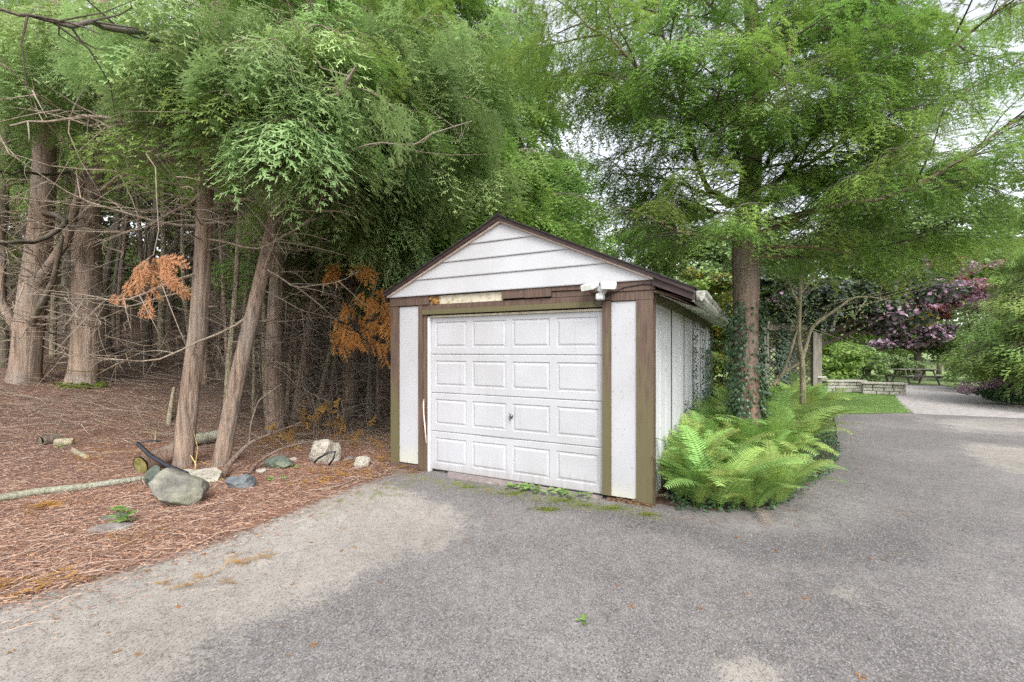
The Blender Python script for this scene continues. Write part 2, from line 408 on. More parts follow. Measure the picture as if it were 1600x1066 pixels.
def m_brown(name, algae):
    m, t, b, o = mat(name)
    n = noise_n(t, 1.0, 6, .65, stretch=(50, 50, 3)); n2 = noise_n(t, 1.0, 7, .65, stretch=(9, 9, 2.2))
    c = ramp(t, n.outputs['Fac'], [(.3, (.052, .030, .022)), (.6, (.115, .070, .052)), (.75, (.155, .10, .075))])
    if algae:
        g = math_n(t, 'ADD', math_n(t, 'MULTIPLY', n2.outputs['Fac'], 1.0), math_n(t, 'MULTIPLY', attr(t), .5))
        c = mix(t, math_n(t, 'MULTIPLY', smooth_n(t, g, .46, .76), algae), c, (.105, .098, .038))
    L(t, c, b.inputs['Base Color']); b.inputs['Roughness'].default_value = .75
    bump(t, b, n.outputs['Fac'], .3, .003); return m
M['brown'] = m_brown('brown_painted_wood', .25)
M['brown_algae'] = m_brown('brown_wood_with_algae', .72)
M['fascia'] = m_simple('dark_red_brown_fascia', [(.3, (.016, .009, .009)), (.7, (.050, .026, .025))], 8, 5, .6, .15)
M['rot'] = m_simple('rotten_wood', [(.32, (.035, .022, .012)), (.45, (.20, .085, .02)), (.56, (.36, .20, .05)), (.68, (.12, .13, .03))], 28, 6, .95, .8, .02)
M['peeling'] = m_simple('peeling_paint', [(.34, (.30, .24, .13)), (.42, (.42, .37, .27)), (.6, (.52, .49, .40))], 14, 6, .8, .4, .006)
M['shingle'] = m_simple('asphalt_shingle', [(.3, (.014, .012, .012)), (.55, (.04, .036, .034)), (.7, (.035, .06, .03))], 30, 8, .95, .5, .006)
M['dark'] = m_simple('dark_interior', [(.3, g3(.008)), (.7, g3(.015))], 5, 2, .9, 0)
M['metal'] = m_simple('door_lock_metal', [(.3, g3(.10)), (.7, g3(.22))], 30, 3, .35, 0)
M['metal'].node_tree.nodes['Principled BSDF'].inputs['Metallic'].default_value = .8
M['rubber'] = m_simple('black_hose', [(.3, (.012, .013, .016)), (.7, (.03, .032, .04))], 20, 4, .4, .1)
M['lens'] = m_simple('lamp_lens', [(.3, (.62, .64, .58)), (.7, (.72, .74, .68))], 12, 3, .3, 0)
def m_rock(name, dark, mid, light, moss=.3, seed=0.0, sc=5):
    m, t, b, o = mat(name)
    n = noise_n(t, sc, 9, .65); n2 = noise_n(t, sc * .5 + seed, 5); n3 = noise_n(t, sc * 5, 6, .7)
    c = ramp(t, n.outputs['Fac'], [(.32, dark), (.5, mid), (.66, light)])
    c = mix(t, math_n(t, 'MULTIPLY', smooth_n(t, n3.outputs['Fac'], .55, .68), .5), c, tuple(x * .45 for x in mid))
    c = mix(t, math_n(t, 'MULTIPLY', smooth_n(t, n2.outputs['Fac'], .45, .62), moss), c, (.17, .20, .07))
    L(t, c, b.inputs['Base Color']); b.inputs['Roughness'].default_value = .85
    bump(t, b, math_n(t, 'ADD', n3.outputs['Fac'], n.outputs['Fac']), .9, .02); return m
M['rock_green'] = m_rock('granite_greenish', (.10, .095, .08), (.195, .185, .155), (.30, .285, .24), .25)
M['rock_tan'] = m_rock('granite_tan', (.22, .20, .15), (.38, .35, .29), (.52, .50, .43), .15)
M['rock_speck'] = m_rock('granite_speckled', (.16, .14, .10), (.38, .34, .28), (.56, .53, .48), .12, sc=11)
M['rock_blue'] = m_rock('slate_blue', (.06, .07, .075), (.13, .145, .155), (.23, .245, .25), .12)
M['rock_dkgreen'] = m_rock('stone_dark_green', (.05, .065, .05), (.10, .12, .095), (.19, .205, .165), .3)
M['rock_flat'] = m_rock('flat_slate', (.13, .11, .10), (.22, .19, .18), (.32, .30, .28), .2)
M['wall_stone'] = m_rock('wall_limestone', (.20, .18, .15), (.34, .32, .28), (.47, .45, .40), .15, sc=3)
M['wall_cap'] = m_rock('cap_stone', (.26, .24, .20), (.40, .38, .33), (.50, .48, .44), .05, sc=3)
M['concrete'] = m_simple('threshold_concrete', [(.3, (.16, .13, .12)), (.6, (.27, .23, .22)), (.75, (.36, .33, .32))], 14, 8, .9, .3)
M['cut_wood'] = m_simple('cut_wood', [(.3, (.28, .17, .05)), (.6, (.58, .42, .18))], 20, 5, .8, .3)
M['cut_moss'] = m_simple('mossy_cut_end', [(.3, (.08, .07, .02)), (.5, (.17, .15, .04)), (.7, (.27, .23, .10))], 16, 6, .9, .3)
M['rot_brown'] = m_simple('rotten_sill', [(.32, (.02, .014, .010)), (.5, (.10, .05, .025)), (.62, (.19, .13, .07))], 28, 6, .95, .8, .02)
M['grey_wood'] = m_simple('weathered_timber', [(.3, (.13, .115, .09)), (.6, (.25, .23, .19)), (.75, (.34, .32, .27))], 1, 7, .85, .4, .004, stretch=(30, 30, 4))
M['lattice_wood'] = m_simple('dark_lattice_wood', [(.3, (.03, .025, .018)), (.7, (.09, .075, .055))], 6, 5, .9, .2)
M['table_wood'] = m_simple('picnic_table_wood', [(.3, (.11, .10, .08)), (.6, (.22, .21, .18)), (.75, (.32, .31, .27))], 9, 6, .85, .3)
M['rail'] = m_simple('grey_rail', [(.3, (.15, .14, .12)), (.6, (.28, .26, .22))], 9, 6, .85, .3)

# ------------------------------------------------------------------ setting: ground, driveway, path, lawn
def polyd(P, poly):
    """signed distance to a polygon (positive inside)"""
    P = np.asarray(P, float)[:, :2]; poly = np.asarray(poly, float); n = len(poly)
    d = np.full(len(P), 1e9); ins = np.zeros(len(P), bool)
    for i in range(n):
        a = poly[i]; b = poly[(i + 1) % n]; e = b - a; w = P - a
        tt = np.clip((w @ e) / (e @ e + 1e-12), 0, 1); d = np.minimum(d, np.linalg.norm(w - tt[:, None] * e, axis=1))
        c = ((a[1] > P[:, 1]) != (b[1] > P[:, 1])) & (P[:, 0] < (b[0] - a[0]) * (P[:, 1] - a[1]) / (b[1] - a[1] + 1e-12) + a[0])
        ins ^= c
    return np.where(ins, d, -d)
def blob(P, pts, w):
    """soft 0..1 mask: 0.5 on the outline, w = half width"""
    return np.clip(.5 + polyd(P, pts) / (2 * w), 0, 1)
def pxpoly(*pts): return [P0(*p) for p in pts]

GO = np.array([1.507, 4.914]); GX = np.array([.884, -.468]); GX /= np.linalg.norm(GX); GY = np.array([-GX[1], GX[0]])
def gl(x, y): return tuple(GO + x * GX + y * GY)          # garage-local to world

edge_left = pxpoly((-260, 1010), (-60, 955), (60, 927), (150, 903), (270, 866), (345, 842), (420, 812), (500, 780), (560, 757), (600, 745))
gfront = [gl(-3.69, .12), gl(-.45, .12), gl(.03, .10)]
bed = pxpoly((1050, 792), (1120, 799), (1200, 792), (1255, 762), (1294, 735), (1308, 708), (1308, 682), (1305, 660), (1300, 648))
drive_poly = edge_left + gfront + bed + pxpoly((1427, 646), (1600, 652)) + [(20, 11.0), (34, 9), (34, -8), (-9, -8), (-9, 1.0)]

def sheet(name, poly, z, step, mt, masks=None, zf=None, wob=.035, finepoly=None, fstep=None):
    # outline resampled with an uneven edge
    pts = []
    poly = [np.array(p, float) for p in poly]
    for i in range(len(poly)):
        a, b = poly[i], poly[(i + 1) % len(poly)]; l = np.linalg.norm(b - a); k = max(1, int(l / .12)) if l < 12 else max(1, int(l / 1))
        for j in range(k):
            p = a + (b - a) * j / k
            w = wob * (nz(p[0], p[1], 5, 3.0) * 2 + nz(p[0], p[1], 9, 11.0))
            nn = np.array([-(b - a)[1], (b - a)[0]]) / (l + 1e-9)
            pts.append(p + nn * w if j else p + nn * w * .3)
    pts = np.array(pts); n = len(pts)
    lo, hi = pts.min(0), pts.max(0)
    gx, gy = np.meshgrid(np.arange(lo[0], hi[0], step), np.arange(lo[1], hi[1], step)); g = np.stack([gx.ravel(), gy.ravel()], 1)
    if finepoly is not None:
        f0, f1 = np.array(finepoly[0]), np.array(finepoly[1])
        infine = np.all((g > f0) & (g < f1), 1); g = g[~infine]
        fx, fy = np.meshgrid(np.arange(f0[0], f1[0], fstep), np.arange(f0[1], f1[1], fstep)); g = np.vstack([g, np.stack([fx.ravel(), fy.ravel()], 1)])
    g = g + RS.uniform(-.2, .2, g.shape) * (fstep or step)
    g = g[polyd(g, pts) > .03]
    co = [Vector(p) for p in pts] + [Vector(p) for p in g]
    ed = [(i, (i + 1) % n) for i in range(n)]
    v, e, f, *_ = delaunay_2d_cdt(co, ed, [], 2, 1e-5)
    V = np.array([[p.x, p.y, 0] for p in v]); c = V[:, :2]
    f = [q for q in f if len(q) == 3]; f = np.array(f)
    cen = c[f].mean(1); f = f[polyd(cen, pts) > 0]
    V[:, 2] = z if zf is None else [zf(x, y) for x, y in c]
    # face up
    a_, b_, d_ = V[f[:, 0]], V[f[:, 1]], V[f[:, 2]]
    nzv = np.cross(b_ - a_, d_ - a_)[:, 2]; f[nzv < 0] = f[nzv < 0][:, ::-1]
    A = Acc(); A.add(V, f); me = A.mesh(name, mt, True)
    for k, fn in (masks or {}).items():
        at_ = me.attributes.new(k, 'FLOAT', 'POINT'); at_.data.foreach_set('value', fn(V).astype(np.float32))
    return tag(put(name, me), kind='structure'), V

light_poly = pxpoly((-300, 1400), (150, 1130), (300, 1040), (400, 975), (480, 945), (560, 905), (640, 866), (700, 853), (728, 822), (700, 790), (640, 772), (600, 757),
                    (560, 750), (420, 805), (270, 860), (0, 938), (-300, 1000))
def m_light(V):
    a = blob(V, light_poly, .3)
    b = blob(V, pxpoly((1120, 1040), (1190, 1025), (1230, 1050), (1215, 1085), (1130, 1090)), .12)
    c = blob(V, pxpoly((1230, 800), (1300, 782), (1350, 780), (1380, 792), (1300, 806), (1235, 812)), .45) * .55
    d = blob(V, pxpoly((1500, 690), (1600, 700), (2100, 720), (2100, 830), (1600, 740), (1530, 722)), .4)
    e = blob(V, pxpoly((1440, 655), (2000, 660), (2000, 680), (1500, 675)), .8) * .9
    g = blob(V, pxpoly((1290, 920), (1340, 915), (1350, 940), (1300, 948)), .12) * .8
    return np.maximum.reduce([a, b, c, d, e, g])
def m_damp(V):
    a = blob(V, [gl(-3.0, -.15), gl(-.2, -.12), gl(.9, -.25), gl(1.6, .2), gl(2.5, 1.0), gl(2.3, -.5), gl(1.0, -1.0), gl(-.6, -.75), gl(-1.8, -.65), gl(-2.6, -.25)], .35)
    b = blob(V, [gl(-2.4, -.05), gl(-.2, -.05), gl(-.2, .12), gl(-2.9, .12)], .12)
    c = blob(V, pxpoly((1200, 830), (1420, 800), (1480, 850), (1300, 880)), .4) * .55
    return np.maximum.reduce([a * .8, b, c])
def m_moss(V):
    a = blob(V, [gl(-3.2, -.1), gl(.1, -.08), gl(.3, -.4), gl(-1.0, -.5), gl(-2.6, -.55), gl(-3.7, -.3)], .3) * .80
    b = blob(V, pxpoly((400, 822), (600, 748), (680, 745), (640, 775), (500, 812)), .15) * .55
    c = blob(V, pxpoly((940, 940), (1040, 930), (1050, 945), (960, 955)), .2) * .45
    d = blob(V, pxpoly((130, 905), (300, 858), (420, 815), (430, 830), (260, 885)), .1) * .42
    e = blob(V, pxpoly((1230, 775), (1310, 730), (1330, 735), (1260, 790)), .1) * .5
    return np.maximum.reduce([a, b, c, d, e])
def m_litter(V):
    d = polyd(V, edge_left + [gl(-3.69, .12), (-9, 9), (-12, 1)])   # distance from the litter side
    a = np.clip(.75 + d / .55, 0, 1)
    b = blob(V, [gl(-3.7, .1), gl(-2.9, .1), gl(-2.8, -.2), gl(-3.4, -.6), gl(-4.6, -.6)], .25) * .7
    c = blob(V, [P0(1060, 800), P0(1200, 806), P0(1300, 740), P0(1330, 700), P0(1350, 705), P0(1310, 765), P0(1230, 822), P0(1100, 830), P0(1000, 805)], .25) * .55
    e = blob(V, [gl(-1.6, -.2), gl(.3, -.1), gl(.6, -.4), gl(-1.2, -.7)], .2) * .4
    return np.maximum.reduce([a, b, c, e])
masks = dict(light=m_light, damp=m_damp, moss=m_moss, litter=m_litter)
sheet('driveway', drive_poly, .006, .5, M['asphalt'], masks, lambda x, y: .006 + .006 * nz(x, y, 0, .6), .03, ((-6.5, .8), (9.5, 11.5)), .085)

path_poly = pxpoly((1425, 647), (1408, 632), (1398, 618), (1404, 608), (1410, 602), (1470, 603), (1520, 612), (1560, 628), (1640, 641)) + [(27, 13.5), (27, 9), P0(1600, 655)]
sheet('gravel_path', path_poly, .010, .6, M['gravel'], zf=lambda x, y: .012 if y > 11.3 else .012, wob=.06)
lawn_poly = pxpoly((1300, 647), (1427, 645), (1408, 631), (1398, 618), (1404, 607), (1320, 603)) + [(8.6, 17.5), (7.4, 13)]
sheet('lawn', lawn_poly, .004, .5, M['lawn'], zf=lambda x, y: .009 + .004 * nz(x, y, 4, 1.0), wob=.05)
meadow_poly = [(6, 17.3), (14.6, 17.6)] + pxpoly((1404, 606), (1412, 601), (1470, 602), (1522, 611), (1562, 627), (1640, 640)) + [(30, 13.5), (70, 14), (90, 110), (-10, 110), (-2, 24)]
sheet('meadow', meadow_poly, .002, 2.0, M['meadow'], zf=lambda x, y: .003 + (.03 * (y - 30) * .6 if y > 30 else 0), wob=.08)

# base ground sheet, fine near the camera on the forest bank, coarse far away
def ground_sheet():
    xs = np.unique(np.round(np.concatenate([np.arange(-250, -30, 14), np.arange(-30, -14, .8), np.arange(-14, 2, .16), np.arange(2, 10, .6), np.arange(10, 30, 2), np.arange(30, 251, 14)]), 4))
    ys = np.unique(np.round(np.concatenate([np.arange(-250, -6, 14), np.arange(-6, 1, 1.0), np.arange(1, 18, .16), np.arange(18, 40, .9), np.arange(40, 340, 14)]), 4))
    X, Y = np.meshgrid(xs, ys); k, n = X.shape
    # never pokes through the sheets lying on it: level parts stay 4 cm down except on the bank
    Z = np.array([[ter(x, y) for x in xs] for y in ys])
    far = np.maximum(0, np.hypot(X, Y) - 45) * .0
    pd = polyd(np.stack([X.ravel(), Y.ravel()], 1), drive_poly).reshape(k, n)
    Z = np.where(pd > .05, -.05, Z + .014 * np.clip((-.5 - X) / .5, 0, 1))
    mp = polyd(np.stack([X.ravel(), Y.ravel()], 1), meadow_poly).reshape(k, n)
    Z = np.where(mp > 0, -.06 , Z)
    Z = np.where((mp > 0) & (Y > 30), (Y - 30) * .018 - .08, Z)
    Z = np.where((X > -1.0) & (Y > 4.5) & (mp <= 0), np.minimum(Z, -.0), Z)
    V = np.stack([X, Y, Z], -1).reshape(-1, 3)
    i = np.arange(k - 1)[:, None] * n + np.arange(n - 1)[None, :]
    Fq = np.stack([i, i + 1, i + n + 1, i + n], -1).reshape(-1, 4)
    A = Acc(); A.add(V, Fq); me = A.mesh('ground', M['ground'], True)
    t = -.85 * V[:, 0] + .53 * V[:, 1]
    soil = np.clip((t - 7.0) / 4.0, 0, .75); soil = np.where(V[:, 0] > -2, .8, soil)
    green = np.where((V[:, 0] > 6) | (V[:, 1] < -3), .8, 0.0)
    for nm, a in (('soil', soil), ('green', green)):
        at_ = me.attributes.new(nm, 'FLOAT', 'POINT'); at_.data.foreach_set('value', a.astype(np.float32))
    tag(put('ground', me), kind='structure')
ground_sheet()
# ------------------------------------------------------------------ the garage (local frame: x along the front, y into the building)
def sx(px):
    k = (px - 800) / F; s = (1.023 - 5.17 * k) / (.884 + .468 * k); return -(s + .548)
GW, GD = 3.672, 7.3
RIDGE_X, RIDGE_Z, SL = -1.836, 3.335, .457
def roofz(x): return RIDGE_Z - SL * abs(x - RIDGE_X)
G = empty('garage', (GO[0], GO[1], 0), 'small white single-car garage with brown timber trim, gabled roof and sagging eave', 'garage', rz=math.atan2(GX[1], GX[0]))

def board(acc, x0, x1, y0, y1, z0, z1, mi=0, foot=.45, rag=0.0, nseg=10):
    """upright board with several rows so that stains near its foot can be stored as tint"""
    zs = np.linspace(z0, z1, nseg); V = []; a = []
    for i, z in enumerate(zs):
        t = max(0.0, 1 - (z - z0) / foot) if foot else 0
        V += [[x0, y0, z], [x1, y0, z], [x1, y1, z], [x0, y1, z]]; a += [t] * 4
    V = np.array(V); q = []
    for i in range(nseg - 1):
        for j in range(4):
            q.append([i * 4 + j, i * 4 + (j + 1) % 4, (i + 1) * 4 + (j + 1) % 4, (i + 1) * 4 + j])
    q.append([3, 2, 1, 0]); e = (nseg - 1) * 4; q.append([e, e + 1, e + 2, e + 3])
    acc.add(V, q, mi, np.array(a))

def part(name, mt, fn, parent=G, label=None, smooth=False):
    A = Acc(); fn(A); o = put(name, A.mesh(name, mt, smooth), parent)
    if label: o['label'] = label
    return o
# inner shell: dark room behind the boards so that gaps show dark
part('wall_frame', M['dark'], lambda A: (box(A, -3.64, -.03, .12, .16, .02, 2.40), box(A, -.075, -.035, .16, GD - .05, .02, 2.33), box(A, -3.64, -3.60, .16, GD - .05, .02, 2.33), box(A, -3.60, -.075, GD - .1, GD - .06, .02, 2.33)))
# front corner posts, white panels, jambs
part('corner_post', M['brown_algae'], lambda A: board(A, -.170, .004, -.022, .05, .035, 2.285, foot=1.6), label='right front corner post, its lower half green with algae')
part('corner_post', M['brown_algae'], lambda A: board(A, -GW, -GW + .150, -.022, .05, .07, 2.30, foot=1.4))
part('corner_board', M['brown'], lambda A: board(A, -.02, .012, .052, .115, .02, 2.26, foot=.5))
part('front_panel', M['white_wood'], lambda A: board(A, -.448, -.172, -.004, .03, .055, 2.215, foot=.5), label='white painted board panel right of the door')
part('front_panel', M['white_wood'], lambda A: board(A, -GW + .152, -3.172, -.004, .03, .085, 2.29, foot=.55), label='white painted board panel left of the door, green at its foot')
part('door_jamb', M['brown_algae'], lambda A: board(A, -.545, -.450, -.030, .10, .06, 2.225, foot=1.9), label='right door jamb, mossy brown')
part('door_jamb', M['brown'], lambda A: board(A, -3.168, -3.088, -.024, .05, .03, 2.30, foot=.5))
part('door_jamb', M['brown'], lambda A: board(A, -3.086, -3.028, -.012, .10, .0, 2.17, foot=.5))
part('door_stop', M['white_plain'], lambda A: board(A, -3.026, -2.992, .004, .10, .0, 2.14, foot=0))
def split(A):
    pts = np.array([[-3.075, -.016, 1.00], [-3.062, -.040, .93], [-3.060, -.036, .80], [-3.045, -.03, .62], [-3.028, -.02, .40]])
    tube(A, pts, [.004, .012, .010, .012, .004], 4, a=0)
part('splinter', M['cream'], split, label='pale splinter of wood torn off the left jamb')
part('sill_board', M['brown'], lambda A: box(A, -3.70, -3.07, -.035, .06, .004, .068, bev=.006))
def rotsill(A):
    rs = np.random.RandomState(3)
    for i in range(9):
        x = -.50 + i * .058; box(A, x, x + .05 + rs.rand() * .02, -.03 - rs.rand() * .03, .05, .0, .025 + rs.rand() * .028, rot=Euler((rs.uniform(-.2, .2), rs.uniform(-.2, .2), rs.uniform(-.2, .2))))
part('rotten_sill', M['rot_brown'], rotsill, label='crumbled rotten sill under the right front corner')

# ---- sectional door
dx0, dx1 = -2.988, -.550
D = put('garage_door', None, G); D.empty_display_size = .1; D['label'] = 'white raised-panel sectional door'
def section(z0, z1, seed):
    A = Acc(); y = .045
    w = dx1 - dx0; cols = []
    m = .065; gap = .088; pw = (w - 2 * m - 3 * gap) / 4
    for c in range(4):
        a = dx0 + m + c * (pw + gap); cols.append((a, a + pw))
    pz0, pz1 = z0 + .095, z1 - .085
    xs = [dx0] + [q for c in cols for q in c] + [dx1]; zs = [z0 + .0015, z0 + .012, pz0, pz1, z1 - .012, z1 - .0015]
    def quad(p): A.add(p, [[0, 1, 2, 3]])
    def dent(x, z):
        return .010 * math.exp(-((x + 1.9) ** 2 / .25 + (z - .52) ** 2 / .01)) + .006 * nz(x, z, 5, 1.5)
    def Yd(x, z, yy): return yy + dent(x, z)
    for i in range(len(xs) - 1):
        for j in range(len(zs) - 1):
            ya = y + (.010 if j == 0 else 0); yb = y + (.010 if j == 4 else 0)
            if j == 0: y0, y1 = y + .008, y
            elif j == 4: y0, y1 = y, y + .008
            else: y0 = y1 = y
            if j == 2 and i % 2 == 1: continue
            k = 4 if xs[i + 1] - xs[i] > .2 else 1
            for q in range(k):
                xa = xs[i] + (xs[i + 1] - xs[i]) * q / k; xb = xs[i] + (xs[i + 1] - xs[i]) * (q + 1) / k
                quad([[xa, Yd(xa, zs[j], y0), zs[j]], [xb, Yd(xb, zs[j], y0), zs[j]], [xb, Yd(xb, zs[j + 1], y1), zs[j + 1]], [xa, Yd(xa, zs[j + 1], y1), zs[j + 1]]])
    for a, b in cols:
        rings = [(0, 0), (.009, .011), (.020, .011), (.042, .001), (.046, .001)]
        prev = None
        for ins, dep in rings:
            r = [[a + ins, y + dep, pz0 + ins], [b - ins, y + dep, pz0 + ins], [b - ins, y + dep, pz1 - ins], [a + ins, y + dep, pz1 - ins]]
            r = [[p[0], Yd(p[0], p[2], p[1]), p[2]] for p in r]
            if prev:
                for e in range(4):
                    quad([prev[e], prev[(e + 1) % 4], r[(e + 1) % 4], r[e]])
            prev = r
        quad(prev)
    # top and bottom returns and back
    zz0, zz1 = zs[0], zs[-1]
    quad([[dx0, y + .008, zz1], [dx1, y + .008, zz1], [dx1, y + .05, zz1], [dx0, y + .05, zz1]])
    quad([[dx0, y + .05, zz0], [dx1, y + .05, zz0], [dx1, y + .008, zz0], [dx0, y + .008, zz0]])
    quad([[dx1, y + .05, zz0], [dx0, y + .05, zz0], [dx0, y + .05, zz1], [dx1, y + .05, zz1]])
    return A.mesh('door_section', M['white_steel'])
for i in range(4):
    put('door_section', section(.035 + i * .528, .035 + (i + 1) * .528, i), D)
def lockfn(A):
    cx, cz = sx(796), .845
    t = np.linspace(0, 2 * math.pi, 13)
    tube(A, [[cx, .052, cz], [cx, .030, cz]], [.026, .022], 12, cap=True)
    tube(A, [[cx, .030, cz], [cx, .010, cz]], [.011, .009], 8, cap=True)
    tube(A, [[cx - .006, .012, cz + .045], [cx, .008, cz], [cx + .006, .012, cz - .05]], [.007, .010, .006], 8, cap=True)
put('lock_handle', (lambda A: (lockfn(A), A.mesh('lock_handle', M['metal'], True))[1])(Acc()), D)
part('door_gap_dark', M['dark'], lambda A: box(A, dx0 + .01, dx1 - .01, .055, .085, .008, .040))  # near-black strip standing in for the shaded gap under the door
part('weather_strip', M['peeling'], lambda A: box(A, dx0, dx1, .010, .040, 2.125, 2.150))

# ---- header boards
X675, X786, X863, X925 = sx(672), sx(786), sx(863), sx(925)
part('door_header', M['brown'], lambda A: box(A, -3.086, -.452, -.012, .06, 2.232, 2.30, bev=.003), label='brown beam over the door')
def olive(A): A_ = []; board(A, -3.166 + .08, -.547, -.045, .05, 2.165, 2.230, foot=.2, nseg=4)
part('head_casing', M['brown_algae'], olive, label='olive-stained casing board directly above the door')
part('fascia_board', M['brown'], lambda A: box(A, -GW - .01, X675, -.034, .02, 2.302, 2.425, bev=.003))
part('exposed_board', M['peeling'], lambda A: box(A, X675 + .16, X786, -.010, .02, 2.302, 2.412), label='bare cream strip where the fascia board is missing')
def rotpatch(A):
    rs = np.random.RandomState(8)
    for i in range(26):
        x = X675 + .004 + rs.rand() * .15; z = 2.303 + rs.rand() * .075
        box(A, x, x + .02 + rs.rand() * .03, -.012 - rs.rand() * .014, .012, z, z + .012 + rs.rand() * .03, rot=Euler((rs.uniform(-.3, .3), rs.uniform(-.5, .5), 0)))
part('rotten_patch', M['rot'], rotpatch, label='orange-brown rotten patch in the header')
part('sheathing', M['grey_wood'], lambda A: box(A, X675, X786, .004, .03, 2.30, 2.425))
part('fascia_board', M['brown'], lambda A: box(A, X786, sx(822), -.040, .02, 2.318, 2.432, bev=.003))
part('fascia_board', M['brown'], lambda A: box(A, sx(822) + .002, X863, -.044, .02, 2.312, 2.432, bev=.003))
part('fascia_board', M['brown'], lambda A: box(A, X863 + .003, X925, -.036, .02, 2.372, 2.432, bev=.003, rot=Euler((0, .02, 0))), label='short fascia board hanging a little askew')
part('fascia_board', M['brown'], lambda A: box(A, X863 + .003, -.45, -.016, .02, 2.302, 2.368))
part('fascia_board', M['brown'], lambda A: box(A, X925 + .003, .03, -.040, .02, 2.322, 2.432, bev=.003))
part('fascia_board', M['brown'], lambda A: box(A, -.448, .012, -.026, .02, 2.222, 2.320, bev=.003))

# ---- gable siding: each lapped board a part
gz = [2.436, 2.655, 2.860, 3.062, 3.30]
for i in range(4):
    z0, z1 = gz[i], min(gz[i + 1] + .02, 3.27)
    def fn(A, z0=z0, z1=z1, i=i):
        un = .035
        xl = lambda z: -GW + .0 + max(0, (z - 2.436 + .0) / SL) + .02
        def half(z): return max(.012, (RIDGE_Z - un - z) / SL)
        zb, zt = z0 + .0, z1
        hb, ht = min(half(zb), GW / 2 + (.05 if i == 0 else .0)), half(zt)
        yb, yt = -.062, -.040
        V = [[RIDGE_X - hb, yb, zb], [RIDGE_X + hb, yb, zb], [RIDGE_X + ht, yt, zt], [RIDGE_X - ht, yt, zt],
             [RIDGE_X - hb, 0, zb], [RIDGE_X + hb, 0, zb], [RIDGE_X + ht, 0, zt], [RIDGE_X - ht, 0, zt],
             [RIDGE_X - hb, yb + .004, zb - .010], [RIDGE_X + hb, yb + .004, zb - .010]]
        A.add(V, [[0, 1, 2, 3], [8, 9, 1, 0], [4, 7, 6, 5], [8, 4, 5, 9], [3, 2, 6, 7], [0, 3, 7, 4], [1, 5, 6, 2]])
    part('siding_board', M['white_vinyl'], fn)
def slope_strip(A, xa, xb, y0, y1, d0, d1, n=1):
    """prism following the roof line from xa to xb (either side of the ridge), between d0 and d1 below the roof plane"""
    V = []
    for x in (xa, xb):
        z = roofz(x)
        V += [[x, y0, z - d1], [x, y1, z - d1], [x, y1, z - d0], [x, y0, z - d0]]
    A.add(V, [[0, 1, 2, 3], [7, 6, 5, 4], [0, 4, 5, 1], [1, 5, 6, 2], [2, 6, 7, 3], [3, 7, 4, 0]])
EL, ER = -GW - .045, .435
for xa, xb in ((EL + .03, RIDGE_X - .001), (RIDGE_X + .001, .02)):
    part('gable_trim', M['cream'], lambda A: slope_strip(A, xa, xb, -.085, -.055, .038, .066))
    part('gable_soffit', M['white_plain'], lambda A: slope_strip(A, xa, xb, -.055, .0, .036, .046))
for xa, xb in ((EL, RIDGE_X - .001), (RIDGE_X + .001, ER - .01)):
    part('rake_fascia', M['fascia'], lambda A: slope_strip(A, xa, xb, -.118, -.086, -.006, .044))
    part('drip_edge', M['fascia'], lambda A: slope_strip(A, xa, xb, -.128, -.10, -.012, -.007))
# roof deck and shingle courses
part('roof_deck', M['soffit'], lambda A: (slope_strip(A, EL + .01, RIDGE_X, -.085, GD + .1, .004, .034), slope_strip(A, RIDGE_X, ER - .02, -.085, GD + .1, .004, .034)))
def course(k, side):
    A = Acc(); rs = np.random.RandomState(100 + k * 2 + side)
    e = .145; span = (RIDGE_X - EL) if side == 0 else (ER - RIDGE_X)
    ncr = int(span / e) + 1
    d0 = k * e; d1 = min(span, d0 + e + .05)
    dirn = -1 if side == 0 else 1
    y = -.135 - rs.rand() * .15
    x_low = RIDGE_X + dirn * (span - d0 + .015); x_hi = RIDGE_X + dirn * max(0.0, span - d1)
    while y < GD + .12:
        y1 = min(y + .30, GD + .13); ya = max(y, -.135)
        if y1 > ya + .02:
            lift = .020 + rs.rand() * .006; cut = rs.uniform(-.006, .006)
            zl = RIDGE_Z - SL * abs(x_low - RIDGE_X); zh = RIDGE_Z - SL * abs(x_hi - RIDGE_X)
            V = [[x_low + cut, ya, zl + lift], [x_low + cut, y1 - .006, zl + lift], [x_hi, y1 - .006, zh + .008], [x_hi, ya, zh + .008],
                 [x_low + cut, ya, zl + lift - .013], [x_low + cut, y1 - .006, zl + lift - .013], [x_hi, y1 - .006, zh], [x_hi, ya, zh]]
            q = [[0, 1, 2, 3], [4, 7, 6, 5], [0, 4, 5, 1], [1, 5, 6, 2], [2, 6, 7, 3], [3, 7, 4, 0]]
            if side == 1: pass
            A.add(V, q)
        y += .30
    o = put('shingle_course', A.mesh('shingle_course', M['shingle']), G); return o
for side in (0, 1):
    span = (RIDGE_X - EL) if side == 0 else (ER - RIDGE_X)
    for k in range(int(span / .145) + 1): course(k, side)
part('ridge_cap', M['shingle'], lambda A: [A.add([[RIDGE_X - .13, y, RIDGE_Z - .03], [RIDGE_X, y, RIDGE_Z + .036], [RIDGE_X + .13, y, RIDGE_Z - .03], [RIDGE_X - .13, y + .3, RIDGE_Z - .036], [RIDGE_X, y + .3, RIDGE_Z + .028], [RIDGE_X + .13, y + .3, RIDGE_Z - .036], [RIDGE_X - .12, y, RIDGE_Z - .045], [RIDGE_X, y, RIDGE_Z + .02], [RIDGE_X + .12, y, RIDGE_Z - .045]],
     [[0, 1, 4, 3], [1, 2, 5, 4], [6, 7, 1, 0], [7, 8, 2, 1]]) for y in np.arange(-.14, GD, .28)])

